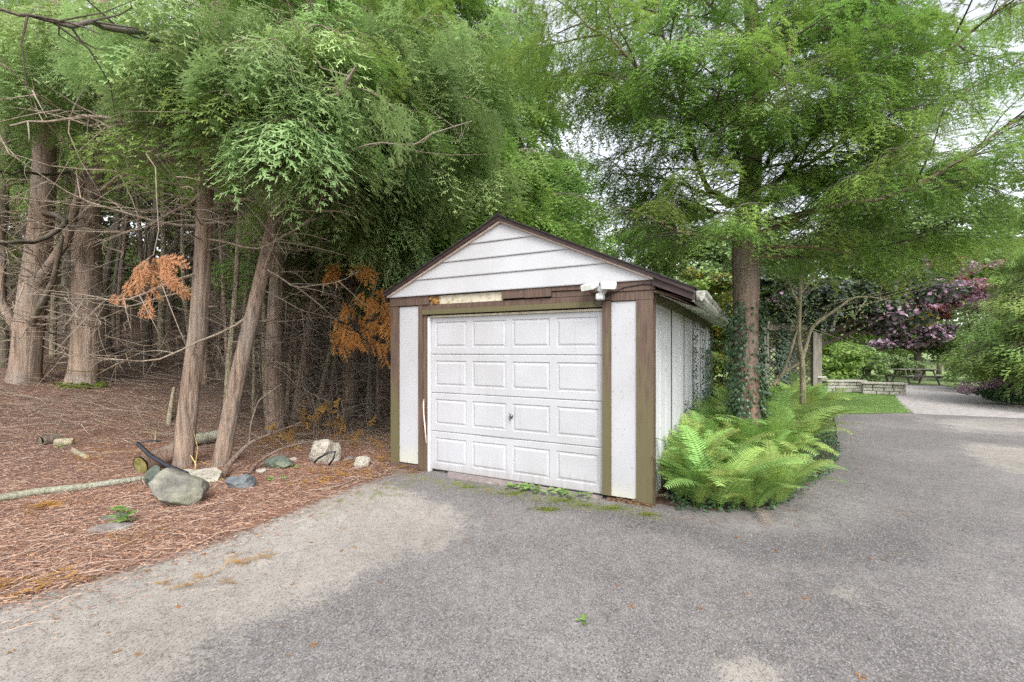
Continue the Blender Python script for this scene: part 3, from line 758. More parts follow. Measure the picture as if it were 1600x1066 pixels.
# ---- right eave: fascia, gutter, broken soffit
zE = roofz(ER)
part('eave_soffit', M['soffit'], lambda A: [A.add([[.03, y0, 2.315], [ER - .03, y0, zE - .115], [ER - .03, y1, zE - .115], [.03, y1, 2.315], [.03, y0, 2.327], [ER - .03, y0, zE - .103], [ER - .03, y1, zE - .103], [.03, y1, 2.327]], BOXF) for y0, y1 in ((.95, 3.0), (3.01, 5.2), (5.21, GD + .1))], label='sloping white soffit under the right eave')
def brokensoffit(A):
    A.add([[.06, .08, 2.27], [ER - .09, .16, zE - .15], [ER - .03, .94, zE - .135], [.05, .94, 2.30], [.06, .08, 2.28], [ER - .09, .16, zE - .14], [ER - .03, .94, zE - .125], [.05, .94, 2.31]], BOXF)
part('loose_soffit', M['soffit'], brokensoffit, label='loose soffit piece hanging down at the front of the eave')
part('frieze_board', M['brown_algae'], lambda A: box(A, -.012, .022, .06, GD, 2.205, 2.325, a=.6))
def barge(A):
    V = []
    for x, t, bb in ((.012, .045, .125), (.20, .045, .120), (ER - .01, .046, .118)):
        z = roofz(x); V += [[x, -.085, z - bb], [x, -.06, z - bb], [x, -.06, z - t], [x, -.085, z - t]]
    V = np.array(V); A.add(V, [[0, 1, 2, 3], [11, 10, 9, 8]] + [[i * 4 + j, (i + 1) * 4 + j, (i + 1) * 4 + (j + 1) % 4, i * 4 + (j + 1) % 4] for i in range(2) for j in range(4)])
part('barge_board', M['fascia'], barge, label='dark split board closing the front of the eave')
def strips(A):
    tube(A, [[.02, -.05, 2.30], [.16, -.02, 2.255], [.29, .02, 2.20], [.36, .30, 2.165], [.40, .52, 2.17]], [.008, .010, .009, .010, .005], 4)
    tube(A, [[.03, -.03, 2.315], [.2, .0, 2.262], [.34, .1, 2.21], [.40, .36, 2.19]], [.005, .006, .006, .004], 4)
part('hanging_strip', M['brown'], strips, label='brown trim strips hanging loose below the eave')
def gutter(A):
    # K-profile in x,z relative to the eave, extruded with a few sags
    prof = [(-.005, .0), (-.005, -.105), (.055, -.108), (.080, -.080), (.080, -.045), (.100, -.020), (.104, .004), (.097, .004), (.092, -.018), (.073, -.044), (.073, -.076), (.052, -.100), (.002, -.098), (.002, .0)]
    ys = np.linspace(.02, GD + .15, 24); V = []
    for y in ys:
        dz = -.012 * math.sin(y * 1.1) - .006 * math.sin(y * 3.1); dx = .006 * math.sin(y * 2.3)
        for p in prof: V.append([ER - .008 + p[0] + dx, y, zE - .008 + p[1] + dz])
    V = np.array(V); n = len(prof); q = []
    for i in range(len(ys) - 1):
        if i == 2: rng = [j for j in range(n) if j not in (3, 4, 5)]
        else: rng = range(n)
        for j in rng: q.append([i * n + j, i * n + (j + 1) % n, (i + 1) * n + (j + 1) % n, (i + 1) * n + j])
    A.add(V, q)
    A.add([[ER - .013, .02, zE - .008], [ER + .047, .02, zE - .116], [ER + .072, .02, zE - .085], [ER + .094, .02, zE - .008]], [[0, 1, 2, 3]])
part('gutter', M['gutter'], gutter, label='stained white gutter with a hole near its front end')
part('eave_fascia', M['gutter'], lambda A: box(A, ER - .035, ER - .018, -.05, GD + .12, zE - .12, zE - .002))
part('left_fascia', M['fascia'], lambda A: box(A, EL - .012, EL + .006, -.08, GD + .1, roofz(EL) - .11, roofz(EL) - .004))

# ---- side wall panels with brown battens
n = 6; pw = GD / n; rs = np.random.RandomState(5)
for i in range(n):
    y0, y1 = .12 + i * (GD - .12) / n, .12 + (i + 1) * (GD - .12) / n
    part('wall_panel', M['white_side_brightened'], lambda A: board(A, -.034, -.014 + rs.uniform(-.003, .004), y0 + .012, y1 - .012, .06, 2.205, foot=.75))
    if i: 
        part('batten', M['brown_algae'], lambda A: board(A, -.034, -.004, y0 - .018, y0 + .010, .04, 2.205, foot=1.5))
    for q in (.33, .66):
        part('groove_strip', M['white_side_brightened'], lambda A: board(A, -.02, -.008, y0 + (y1 - y0) * q - .011, y0 + (y1 - y0) * q + .011, .06, 2.205, foot=.8), label='narrow white cover strip')
part('corner_post', M['brown_algae'], lambda A: board(A, -.034, .004, GD, GD + .08, .04, 2.205, foot=1.5))
part('rear_wall', M['white_wood'], lambda A: (board(A, -GW, -.036, GD - .055, GD + .0, .06, 2.34), A.add([[-GW, GD - .05, 2.34], [-.036, GD - .05, 2.34], [RIDGE_X, GD - .05, RIDGE_Z - .05]], [[0, 1, 2]])))
part('left_wall', M['white_wood'], lambda A: board(A, -GW, -GW + .03, .06, GD - .06, .06, 2.40, foot=.7))
part('base_board', M['rot_brown'], lambda A: box(A, -.05, .0, .1, GD, .0, .06))
# threshold slab
part('threshold', M['concrete'], lambda A: A.addm(*(lambda V: (V, [], BOXF))(np.array([[-2.62, -.13, -.02], [-1.55, -.085, -.02], [-1.50, .06, -.02], [-2.75, .06, -.02], [-2.60, -.12, .028], [-1.56, -.08, .022], [-1.50, .06, .03], [-2.72, .06, .033]]))), label='broken concrete threshold under the door')
part('threshold', M['concrete'], lambda A: A.addm(*(lambda V: (V, [], BOXF))(np.array([[-1.46, -.07, -.02], [-.56, -.06, -.02], [-.56, .06, -.02], [-1.46, .06, -.02], [-1.45, -.065, .014], [-.57, -.05, .014], [-.56, .06, .02], [-1.46, .06, .02]]))))

# security light: thing of its own (fixed to the header)
cx = sx(943); wloc = gl(cx, -.045)
SL_ = empty('floodlight', (wloc[0], wloc[1], 2.345), 'white twin-head motion sensor floodlight fixed over the door near the right corner', 'security light', rz=G.rotation_euler[2])
part('wall_plate', M['white_plain'], lambda A: tube(A, [[0, -.0, 0], [0, -.03, 0]], [.055, .05], 14, cap=True), SL_)
def head(s):
    A = Acc(); rot = Euler((R(18), R(4) * s, R(14) * s))
    box(A, -.085, .085, -.19, -.05, -.032, .035, bev=.012, rot=rot)
    o = put('lamp_head', A.mesh('lamp_head', M['white_plain'], False), SL_, loc=(s * .105, 0, .035))
    B = Acc(); box(B, -.070, .070, -.196, -.188, -.026, .026, rot=rot, org=(0, -.12, 0)); put('lens', B.mesh('lens', M['lens']), o)
    C_ = Acc(); tube(C_, [[s * .105, -.06, .03], [s * .04, -.04, .0], [0, -.03, -.02]], .014, 8); put('arm', C_.mesh('arm', M['white_plain'], True), SL_)
head(-1); head(1)
part('sensor', M['white_plain'], lambda A: (box(A, -.042, .042, -.125, -.03, -.115, -.045, bev=.012), tube(A, [[0, -.03, -.02], [0, -.06, -.06]], .016, 8)), SL_)
def cable(A):
    p = [gl(cx - .02, -.03), gl(cx + .10, -.034), gl(cx + .25, -.05), gl(cx + .45, -.05), gl(.02, -.05), gl(.08, .02)]
    z = [2.25, 2.30, 2.365, 2.385, 2.37, 2.33]
    tube(A, [[q[0], q[1], zz] for q, zz in zip(p, z)], .005, 5)
tag(part('cable', M['rubber'], cable, None), 'thin dark cable running from the floodlight to the right corner of the garage', 'cable')
cp = []
tag(part('cable', M['rubber'], lambda A: tube(A, [[*gl(cx - .06, -.05), 2.27], [*gl(cx - .10, -.06), 2.21], [*gl(cx - .03, -.06), 2.17], [*gl(cx + .06, -.06), 2.25]], .004, 5), None), 'small loop of cable dangling under the white floodlight', 'cable')
# ------------------------------------------------------------------ cedar sprays and boughs
def rotm(e): return np.array(Euler(e).to_matrix())
def spray(rs, Ln=.22, npin=9, lobes=5, wid=1.5):
    """flat scale-leaf spray along +X (length Ln): returns V, quads, tint"""
    V = []; Q = []; T = []
    def quad(p, t):
        k = len(V); V.extend(p); Q.append([k, k + 1, k + 2, k + 3]); T.extend(t)
    def lobe(o, d, l, w, t0, t1):
        d = d / np.linalg.norm(d); s = np.array([-d[1], d[0], 0]) * w
        m = o + d * l * .55; m = m + np.array([0, 0, .15 * w])
        quad([o, m + s, o + d * l, m - s], [t0, t1, t1, t1])
    zc = lambda x: -1.1 * x * x / Ln
    bend = rs.uniform(-.3, .3)
    for i in range(npin):
        u = (i + .6) / npin; x = Ln * u * .86
        y = bend * x * u
        side = 1 if i % 2 else -1
        pl = Ln * (.50 * math.sin(math.pi * min(1, u * .82 + .18)) ** .8 + .04) * rs.uniform(.8, 1.15)
        ang = side * R(rs.uniform(36, 52))
        d = np.array([math.cos(ang), math.sin(ang), rs.uniform(-.25, .05)]); o = np.array([x, y, zc(x)])
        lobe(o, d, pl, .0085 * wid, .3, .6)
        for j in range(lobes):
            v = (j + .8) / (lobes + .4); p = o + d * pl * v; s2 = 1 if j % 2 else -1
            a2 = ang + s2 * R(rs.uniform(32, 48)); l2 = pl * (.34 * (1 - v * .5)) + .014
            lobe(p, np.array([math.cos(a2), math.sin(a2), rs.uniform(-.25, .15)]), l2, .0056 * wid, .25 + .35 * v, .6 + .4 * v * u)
    lobe(np.array([Ln * .8, bend * Ln * .64, zc(Ln * .8)]), np.array([1, bend, -.6]), Ln * .2, .006 * wid, .6, 1.0)
    lobe(np.zeros(3), np.array([1, bend * .5, -.35]), Ln * .9, .0022 * wid, .0, .3)
    return np.array(V), np.array(Q), np.array(T)
rsp = np.random.RandomState(21)
SPR = [spray(rsp, .36, 9, 6, 1.15) for _ in range(4)]
SPRN = [spray(rsp, .44, 11, 6, 1.35) for _ in range(4)]
SPRL = [spray(rsp, .28, 7, 3, 2.4) for _ in range(3)]      # coarser, for distant trees

def place_spray(acc, sp, o, d, nrm, s, tb=0.0):
    d = d / (np.linalg.norm(d) + 1e-9); y = np.cross(nrm, d); y /= (np.linalg.norm(y) + 1e-9); z = np.cross(d, y)
    Mx = np.stack([d, y, z], 1)
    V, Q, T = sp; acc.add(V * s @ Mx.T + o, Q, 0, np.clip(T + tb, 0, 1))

def bough(rs, Ln=2.0, droop=.5, lift=.25, dens=1.0, hang=.6, start=.22, sprays=SPR, brs=.55, thick=.016, ssc=1.0):
    """a limb along +X with flat drooping foliage; returns (wood mesh acc, leaf acc)"""
    Wd = Acc(); Lf = Acc()
    n = 12; u = np.linspace(0, 1, n)
    ph = rs.uniform(0, 6.28)
    path = np.stack([u * Ln, .06 * Ln * np.sin(u * 3 + ph) * u, lift * Ln * u - droop * Ln * u ** 2 + .03 * Ln * np.sin(u * 7 + ph) * u], 1)
    tube(Wd, path, thick * Ln / 2 * (1.05 - u) + .0025, 5)
    nb = int(17 * dens)
    for i in range(nb):
        t = start + (1 - start) * (i + rs.rand() * .6) / nb; t = min(t, .985)
        p = np.array([np.interp(t, u, path[:, k]) for k in range(3)])
        side = 1 if i % 2 else -1
        bl = Ln * (brs * (1 - t) ** .8 * (.45 + .55 * min(1, t * 2.2)) + .10) * rs.uniform(.7, 1.2)
        an = side * R(rs.uniform(38, 68)); dz = rs.uniform(-.25, .12)
        m = 6; v = np.linspace(0, 1, m)
        bp = p + np.stack([v * bl * math.cos(an), v * bl * math.sin(an), dz * bl * v - (.30 + hang * .35) * bl * v ** 2], 1)
        tube(Wd, bp, .0055 * (1.1 - v) * Ln / 2 + .0012, 4)
        ns = max(2, int(bl / (.12 if sprays is SPR else .11)))
        for j in range(ns):
            w = (j + .7) / ns; q = np.array([np.interp(w, v, bp[:, k]) for k in range(3)])
            s2 = 1 if j % 2 else -1
            a3 = an + s2 * R(rs.uniform(22, 50)) * (0 if j == ns - 1 else 1)
            d = np.array([math.cos(a3), math.sin(a3), -hang * rs.uniform(.5, 1.3)])
            nr = np.array([rs.uniform(-.3, .3), rs.uniform(-.3, .3), 1.0])
            place_spray(Lf, sprays[rs.randint(len(sprays))], q, d, nr, ssc * rs.uniform(.65, 1.15), rs.uniform(-.12, .12))
    place_spray(Lf, sprays[0], path[-1], np.array([1, 0, -.5 - hang]), np.array([0, .2, 1.0]), ssc)
    return Wd, Lf

def bough_set(seed, k, leafmat, woodmat, **kw):
    rs = np.random.RandomState(seed); out = []
    for i in range(k):
        kk = dict(kw)
        for q in ('droop', 'lift', 'hang'):
            if q in kk: kk[q] = kk[q] * rs.uniform(.75, 1.25)
        w, l = bough(rs, **kk); out.append((w.mesh('branch', woodmat, True), l.mesh('foliage', leafmat)))
    return out
BN = bough_set(1, 6, M['cedar'], M['twig'], Ln=2.0, droop=.5, lift=.28, hang=.8, dens=.85)               # near, drooping
BNN = bough_set(11, 6, M['cedar_near'], M['twig'], Ln=2.0, droop=.5, lift=.3, hang=1.1, dens=.62, start=.3, sprays=SPRN, brs=.5, ssc=1.15)
BS = bough_set(2, 5, M['cedar_fresh'], M['twig_dark'], Ln=1.5, droop=.22, lift=.25, hang=.55, dens=.8, start=.25, brs=.5, ssc=.8)   # right tree: light
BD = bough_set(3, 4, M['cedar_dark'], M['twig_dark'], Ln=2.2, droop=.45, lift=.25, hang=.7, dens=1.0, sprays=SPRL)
BF = bough_set(4, 3, M['cedar'], M['twig_dark'], Ln=2.2, droop=.45, lift=.3, hang=.6, dens=1.1, sprays=SPRL, ssc=1.1)
BB = bough_set(5, 3, M['spruce_blue'], M['twig_dark'], Ln=2.2, droop=.3, lift=.1, hang=.3, dens=1.1, sprays=SPRL)
BY = bough_set(6, 4, M['yellow_green'], M['twig_dark'], Ln=2.2, droop=.35, lift=.12, hang=.5, dens=1.3, sprays=SPRL, ssc=1.1)
BO = bough_set(7, 3, M['cedar_dead'], M['twig'], Ln=1.0, droop=.5, lift=.1, hang=1.6, dens=.75, start=.35, brs=.6, ssc=.75, thick=.010)
BT = bough_set(8, 3, M['cedar_tan'], M['twig'], Ln=.75, droop=.5, lift=.1, hang=1.4, dens=.6, start=.25, brs=.6, ssc=.6, thick=.010)

def bare(rs, Ln=1.8, nt=11, droop=.25):
    A = Acc(); n = 11; u = np.linspace(0, 1, n); ph = rs.uniform(0, 6.28)
    path = np.stack([u * Ln, .10 * Ln * np.sin(u * 2.5 + ph) * u, -droop * Ln * np.sin(u * 2.4) + .10 * Ln * u ** 2 + .012 * Ln * np.sin(u * 15 + ph)], 1)
    tube(A, path, .012 * (1.05 - u) * Ln / 1.8 + .0018, 5)
    for i in range(nt):
        t = .12 + .86 * (i + rs.rand()) / nt; p = np.array([np.interp(min(t, 1), u, path[:, k]) for k in range(3)])
        an = (1 if rs.rand() < .5 else -1) * R(rs.uniform(25, 75)); bl = Ln * (.42 * (1 - t) + .10) * rs.uniform(.5, 1.3); m = 6; v = np.linspace(0, 1, m)
        dz = rs.uniform(-.6, .45); cv = rs.uniform(-.5, .5)
        bp = p + np.stack([v * bl * math.cos(an) , v * bl * math.sin(an) + cv * bl * v ** 2 * .5, dz * bl * v - .15 * bl * v ** 2], 1)
        tube(A, bp, .0048 * (1.1 - v) + .0012, 4)
        for j in range(3):
            w = rs.uniform(.25, .9); q = np.array([np.interp(w, v, bp[:, k]) for k in range(3)]); a2 = an + R(rs.uniform(-70, 70)); l3 = bl * rs.uniform(.15, .5)
            tube(A, [q, q + np.array([math.cos(a2), math.sin(a2), rs.uniform(-.4, .4)]) * l3 * .5, q + np.array([math.cos(a2 + .3), math.sin(a2 + .3), rs.uniform(-.7, .2)]) * l3], [.0022, .0016, .0009], 3)
    return A
BARE = [bare(np.random.RandomState(50 + i), 1.8, 11).mesh('dead_branch', M['twig']) for i in range(6)]
BARED = [bare(np.random.RandomState(60 + i), 1.8, 10).mesh('dead_branch', M['twig_dark']) for i in range(5)]

def aim(o, d, roll=0.0, s=1.0):
    """matrix placing a +X prototype at o along d, its own Z kept as upright as possible"""
    d = Vector(d).normalized(); y = Vector((0, 0, 1)).cross(d)
    if y.length < 1e-4: y = Vector((0, 1, 0))
    y.normalize(); z = d.cross(y)
    m = Matrix((d, y, z)).transposed().to_4x4()
    m = Matrix.Translation(Vector(o)) @ m @ Matrix.Rotation(roll, 4, 'X')
    sv = s if isinstance(s, tuple) else (s, s, s)
    return m @ Matrix.Diagonal((*sv, 1))

def put_bough(par, bset, o, az, el, s, rs, roll=None):
    w, l = bset[rs.randint(len(bset))]
    d = (math.cos(az) * math.cos(el), math.sin(az) * math.cos(el), math.sin(el))
    m = aim(o, d, rs.uniform(-.35, .35) if roll is None else roll, s)
    b = put('branch', w, par, mtx=m); put('foliage', l, b, mtx=Matrix.Identity(4)); return b

def trunk_mesh(path, rad, mt, n=30, flare=.5, seed=0, rough=.11):
    rs = np.random.RandomState(seed); path = np.asarray(path, float); k = len(path)
    an = np.arange(n) * 2 * math.pi / n
    ph = rs.uniform(0, 10); rid = np.ones((k, n))
    for i in range(k):
        z = path[i, 2]
        for j in range(n):
            a = an[j]; rid[i, j] += rough * (nz(math.cos(a) * 4 + ph, math.sin(a) * 4, z * .5) + .8 * nz(math.cos(a) * 10 + ph, math.sin(a) * 10, z * .6))
            fl = flare * math.exp(-max(z - path[0, 2] - .1, 0) / .16)
            rid[i, j] += fl * (.55 + .45 * math.sin(a * 4 + ph) + .25 * math.sin(a * 7 + ph * 2))
    A = Acc(); tube(A, path, rad, n, ridges=rid)
    for q in range(9):       # knots
        i = rs.randint(k // 5, k - 1); a = rs.uniform(0, 6.28); c = path[i]; r = np.interp(i, range(k), np.asarray(rad) * np.ones(k))
        d = np.array([math.cos(a), math.sin(a), .15])
        tube(A, [c + d * r * .8, c + d * (r * 1.08 + .01), c + d * (r * 1.05 + .03 + rs.rand() * .08)], [r * .24, r * .15, .004], 6)
    return A.mesh('trunk', mt, True)
def mkpath(lean, H, rs, base=-.25, wob=.05, bend=None, step=.28):
    z = np.arange(base, H, step); w = rs.uniform(0, 6.28, 2)
    x = lean[0] * z + wob * np.sin(z * .9 + w[0]) * np.clip(z / 2, 0, 1); y = lean[1] * z + wob * np.sin(z * .7 + w[1]) * np.clip(z / 2, 0, 1)
    if bend is not None: x = x + bend * np.clip(z, 0, None) ** 2
    return np.stack([x, y, z], 1)
def pp(path, z): return np.array([np.interp(z, path[:, 2], path[:, k]) for k in range(2)] + [z])

def cedar(base, lean, r0, H, mt, label, nb=30, zb=(3.5, 9), Lb=(1.6, 2.8), az=(-math.pi, math.pi), bset=None, nd=10, zd=(1.0, 5.0), Ld=(.7, 1.4), dset=None, azd=(-math.pi, math.pi),
          group=None, name='cedar_tree', seed=0, flare=.5, bend=None, el=(-.1, .35), wob=.05, tp=None):
    rs = np.random.RandomState(seed + 1000)
    T = empty(name, tuple(base), label, 'tree', group)
    path = mkpath(lean, H, rs, bend=bend, wob=wob); z = np.clip(path[:, 2], 0, H)
    rad = r0 * (1 - (z / H) * (tp or .75))
    put('trunk', trunk_mesh(path, rad, mt, seed=seed, flare=flare), T)
    for i in range(nb):
        zz = zb[0] + (zb[1] - zb[0]) * (i + rs.rand()) / nb
        s = rs.uniform(*Lb) / 2.0 * (1 - .45 * (zz / H) ** 2)
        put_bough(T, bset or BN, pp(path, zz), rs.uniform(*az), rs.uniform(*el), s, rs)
    for i in range(nd):
        zz = zd[0] + (zd[1] - zd[0]) * (i + rs.rand()) / nd; a = rs.uniform(*azd); e = rs.uniform(-.25, .35)
        put('dead_branch', (dset or BARE)[rs.randint(len(dset or BARE))], T, mtx=aim(pp(path, zz), (math.cos(a), math.sin(a), math.tan(e)), rs.uniform(-1.2, 1.2), rs.uniform(*Ld)))
    return T, path

def lean_of(b0, b1, Y, zb):
    """lean per metre from two pixels seen at the same distance"""
    dz = (b0[1] - b1[1]) / F * Y; dx = (b1[0] - b0[0]) / F * Y; return dx / dz

# ------------------------------------------------------------------ the cedars on the left
# (base pixel, upper pixel, base width px, height, bark, label, options)
LT = [
 dict(b=(38, 598), t=(62, 380), w=46, H=9.5, m='bark', label='thick grey-brown cedar trunk at the left edge, forking low', nb=9, zb=(5.2, 8), az=(-3.0, -.4), nd=22, zd=(.8, 4), flare=.35),
 dict(b=(132, 603), t=(148, 330), w=50, H=10, m='bark', label='thick straight cedar with a cut ring in its bark and moss at its foot', nb=11, zb=(5.2, 8), az=(-3.0, -.2), nd=24, zd=(1.2, 5), flare=.45),
 dict(b=(113, 560), t=(114, 380), w=15, H=8, m='bark_dark', label='slim dark mossy trunk between the two thick cedars', nb=5, zb=(4, 7), nd=8, zd=(1, 4), flare=.2),
 dict(b=(3, 575), t=(8, 400), w=22, H=8, m='bark_dark', label='mossy trunk cut by the left edge of the view', nb=6, zb=(3, 7), nd=8, zd=(1, 4), flare=.2),
 dict(b=(285, 729), t=(327, 300), w=34, H=9.5, m='bark', label='leaning cedar trunk behind the largest boulder', nb=14, zb=(4.9, 8.5), az=(-2.2, .3), Lb=(1.1, 1.9), nd=18, zd=(2.4, 5), flare=.35),
 dict(b=(344, 729), t=(428, 340), w=29, H=9, m='bark', label='slimmer cedar leaning to the right beside the pale split log', nb=20, zb=(4.3, 8.5), az=(-2.9, .6), Lb=(1.3, 2.4), nd=7, zd=(2.2, 4.5), flare=.35),
 dict(b=(352, 668), t=(376, 350), w=11, H=8, m='bark_pale', label='thin pale stem between the two leaning cedars', nb=5, zb=(4.5, 7.5), nd=7, zd=(1.5, 4.5), flare=.15),
 dict(b=(430, 676), t=(438, 330), w=31, H=10, m='bark', label='upright brown cedar behind the arching bare branches', nb=26, zb=(4.3, 9), az=(-2.8, .5), nd=8, zd=(1.4, 4), flare=.3),
 dict(b=(417, 655), t=(413, 400), w=9, H=7, m='bark_pale', label='very thin stem just left of the upright brown cedar', nb=3, zb=(4, 6.5), nd=5, zd=(1, 4), flare=.1),
 dict(b=(461, 662), t=(506, 385), w=16, H=8.5, m='bark', label='thin cedar leaning right, behind the low rust-coloured twigs', nb=12, zb=(4.4, 8), az=(-2.6, .6), nd=9, zd=(1, 4), flare=.2),
 dict(b=(543, 655), t=(557, 400), w=24, H=10, m='bark', label='cedar trunk with the large orange dead bough, nearest the garage', nb=28, zb=(4.2, 9.2), az=(-2.6, .7), Lb=(1.5, 2.5), nd=6, zd=(1.2, 3.6), flare=.3),
 dict(b=(500, 640), t=(532, 430), w=9, H=7, m='bark_dark', label='thin dark stem leaning between the rusty twigs and the orange bough', nb=4, zb=(4, 6.5), nd=6, zd=(.8, 3.5), flare=.1),
 dict(b=(484, 632), t=(492, 440), w=7, H=6.5, m='bark_dark', label='very thin dark stem beside the thin right-leaning cedar', nb=2, zb=(4, 6.5), nd=6, zd=(.8, 3.5), flare=.1),
]
SLIM = [(372, 645, 392, 400, 9), (396, 650, 402, 420, 7), (448, 648, 470, 420, 9), (474, 650, 498, 430, 7), (492, 655, 540, 420, 8), (516, 645, 530, 430, 10), (530, 640, 520, 420, 6), (574, 650, 590, 440, 9), (590, 655, 596, 450, 7),
 (318, 600, 322, 400, 12), (252, 556, 256, 400, 12), (226, 545, 220, 400, 9), (186, 545, 196, 380, 8), (82, 560, 92, 380, 10), (356, 610, 350, 400, 7), (425, 610, 440, 430, 7), (466, 620, 455, 430, 8), (556, 630, 566, 430, 6), (340, 570, 352, 400, 8), (300, 560, 290, 400, 9)]
SLAB = ['slim stem between the pale thin stem and the upright brown cedar', 'very slim stem close left of the upright brown cedar', 'slim leaning stem just right of the upright brown cedar', 'thin stem leaning right over the rusty twigs', 'strongly leaning thin stem behind the rusty twigs', 'straight slim stem midway between the brown cedars', 'very thin stem leaning left before the orange bough', 'slim stem behind the orange dead bough', 'thin stem nearest the garage corner',
 'medium trunk seen right of the first leaning cedar', 'trunk standing right of the thick ringed cedar, far back', 'thin trunk far back beside the thick ringed cedar', 'thin leaning stem behind the hanging tan spray', 'slim trunk between the two thick cedars, far back', 'thin stem far back between the two leaning cedars', 'thin stem leaning right, far behind the reddish cedar', 'thin stem leaning left, far behind the rusty twigs', 'very thin stem far back left of the orange bough', 'slim stem far back between the leaning cedars', 'slim stem leaning left, far back behind the leaning cedars']
for (a, b_, c, d_, w_), lb in zip(SLIM, SLAB):
    LT.append(dict(b=(a, b_), t=(c, d_), w=w_, H=8, m=('bark', 'bark', 'bark_pale')[len(LT) % 3], label=lb, nb=3, zb=(5.4, 7.5), nd=6, zd=(.8, 5), Ld=(.4, .9), flare=.12))
TREES = {}
for i, q in enumerate(LT):
    B = pick(*q['b']); Y = B[1]
    ln = lean_of(q['b'], q['t'], Y, B[2]); r0 = q['w'] / F * Y / 2 * (.84)
    kw = {k: v for k, v in q.items() if k not in ('b', 't', 'w', 'H', 'm', 'label')}
    TREES[i] = cedar((B[0], B[1], B[2]), (ln, -.02), r0, q['H'], M[q['m']], q['label'], seed=i, tp=.6, **kw) + (B,)
# second stem of the forked tree and low side stem
T0, p0, B0 = TREES[0]
rs = np.random.RandomState(4)
A = Acc(); tube(A, [pp(p0, 1.9), pp(p0, 2.3) + [.28, -.1, 0], pp(p0, 3.0) + [.75, -.15, 0], pp(p0, 4.4) + [1.1, -.2, .2]], [.11, .095, .08, .05], 12); put('limb', A.mesh('limb', M['bark'], True), T0)
A = Acc(); tube(A, [pp(p0, 1.2) + [.12, -.1, 0], pp(p0, 1.6) + [.55, -.35, 0], pp(p0, 2.1) + [.85, -.45, 0], pp(p0, 3.0) + [1.0, -.5, 0]], [.07, .06, .05, .03], 8); put('limb', A.mesh('limb', M['bark_dark'], True), T0)
A = Acc(); tube(A, [pp(p0, 1.1) + [-.12, -.1, 0], pp(p0, 1.7) + [-.5, -.15, 0], pp(p0, 2.6) + [-.55, -.2, 0], pp(p0, 4) + [-.8, -.2, 0]], [.10, .085, .07, .05], 10); put('limb', A.mesh('limb', M['bark'], True), T0)
# moss cushions and the yellow cord round the second trunk
T1, p1, B1 = TREES[1]
def moss_cushion(A, c, r, n, rs, h=.10):
    for i in range(n):
        a = rs.uniform(0, 6.28); q = r * math.sqrt(rs.rand()); x, y = c[0] + q * math.cos(a), c[1] + q * math.sin(a)
        z = c[2] + h * (1 - (q / r) ** 2); s = rs.uniform(.006, .016)
        d = rs.normal(size=(3, 3)) * s; A.add(np.array([x, y, z]) + d, [[0, 1, 2]], 0, rs.rand())
A = Acc(); rs = np.random.RandomState(1)
for dx, dy, r in ((.30, -.36, .22), (-.32, -.26, .16), (.05, -.42, .2), (.45, -.1, .15)): moss_cushion(A, (dx, dy, -.02), r * .75, 1000, rs, .10)
o = put('moss', A.mesh('moss', M['moss']), T1); o['kind'] = 'stuff'
A = Acc(); t = np.linspace(0, 2 * math.pi, 25)
tube(A, np.stack([.40 * np.cos(t) + p1[2, 0], .40 * np.sin(t), .36 + .03 * np.sin(t * 2)], 1), .009, 5)
tube(A, [[-.40, -.02, .36], [-.62, -.15, .5], [-.75, -.2, .2], [-.7, -.3, -.02]], .008, 5)
tag(put('cord', A.mesh('cord', M['gold']), None, loc=B1), 'thin yellowish cord tied round the foot of the thick straight cedar', 'cord')

# long green hanging boughs reaching over the litter, placed where the photo has its near masses
def reach(par, base, o_w, tgt, bset, rs, stretch=1.0, roll=0.0, proto=None):
    """bough from a trunk point towards a world point; the prototype is scaled to reach it"""
    o = np.array(o_w) - np.array(base); d = np.array(tgt) - np.array(o_w); l = np.linalg.norm(d)
    w, lf = bset[rs.randint(len(bset)) if proto is None else proto]; s = l / 2.0 * stretch
    if s > 1.15:      # the green part hangs on the far end of a bare limb
        s = rs.uniform(.95, 1.15); dh = d / l; o2 = o + d - dh * 2.0 * s; u = np.linspace(0, 1, 7)[:, None]
        A = Acc(); tube(A, o + (o2 - o) * u + np.array([0, 0, .10]) * np.sin(u * 3.14) + rs.normal(size=(7, 3)) * .012 * np.sin(u * 3.14), np.linspace(.03, .016, 7), 6)
        put('limb', A.mesh('limb', M['twig'], True), par); o = o2
    d = d + np.array([0, 0, .22 * l])
    b = put('branch', w, par, mtx=aim(o, tuple(d), roll, s)); put('foliage', lf, b, mtx=Matrix.Identity(4)); return b
rs = np.random.RandomState(77)
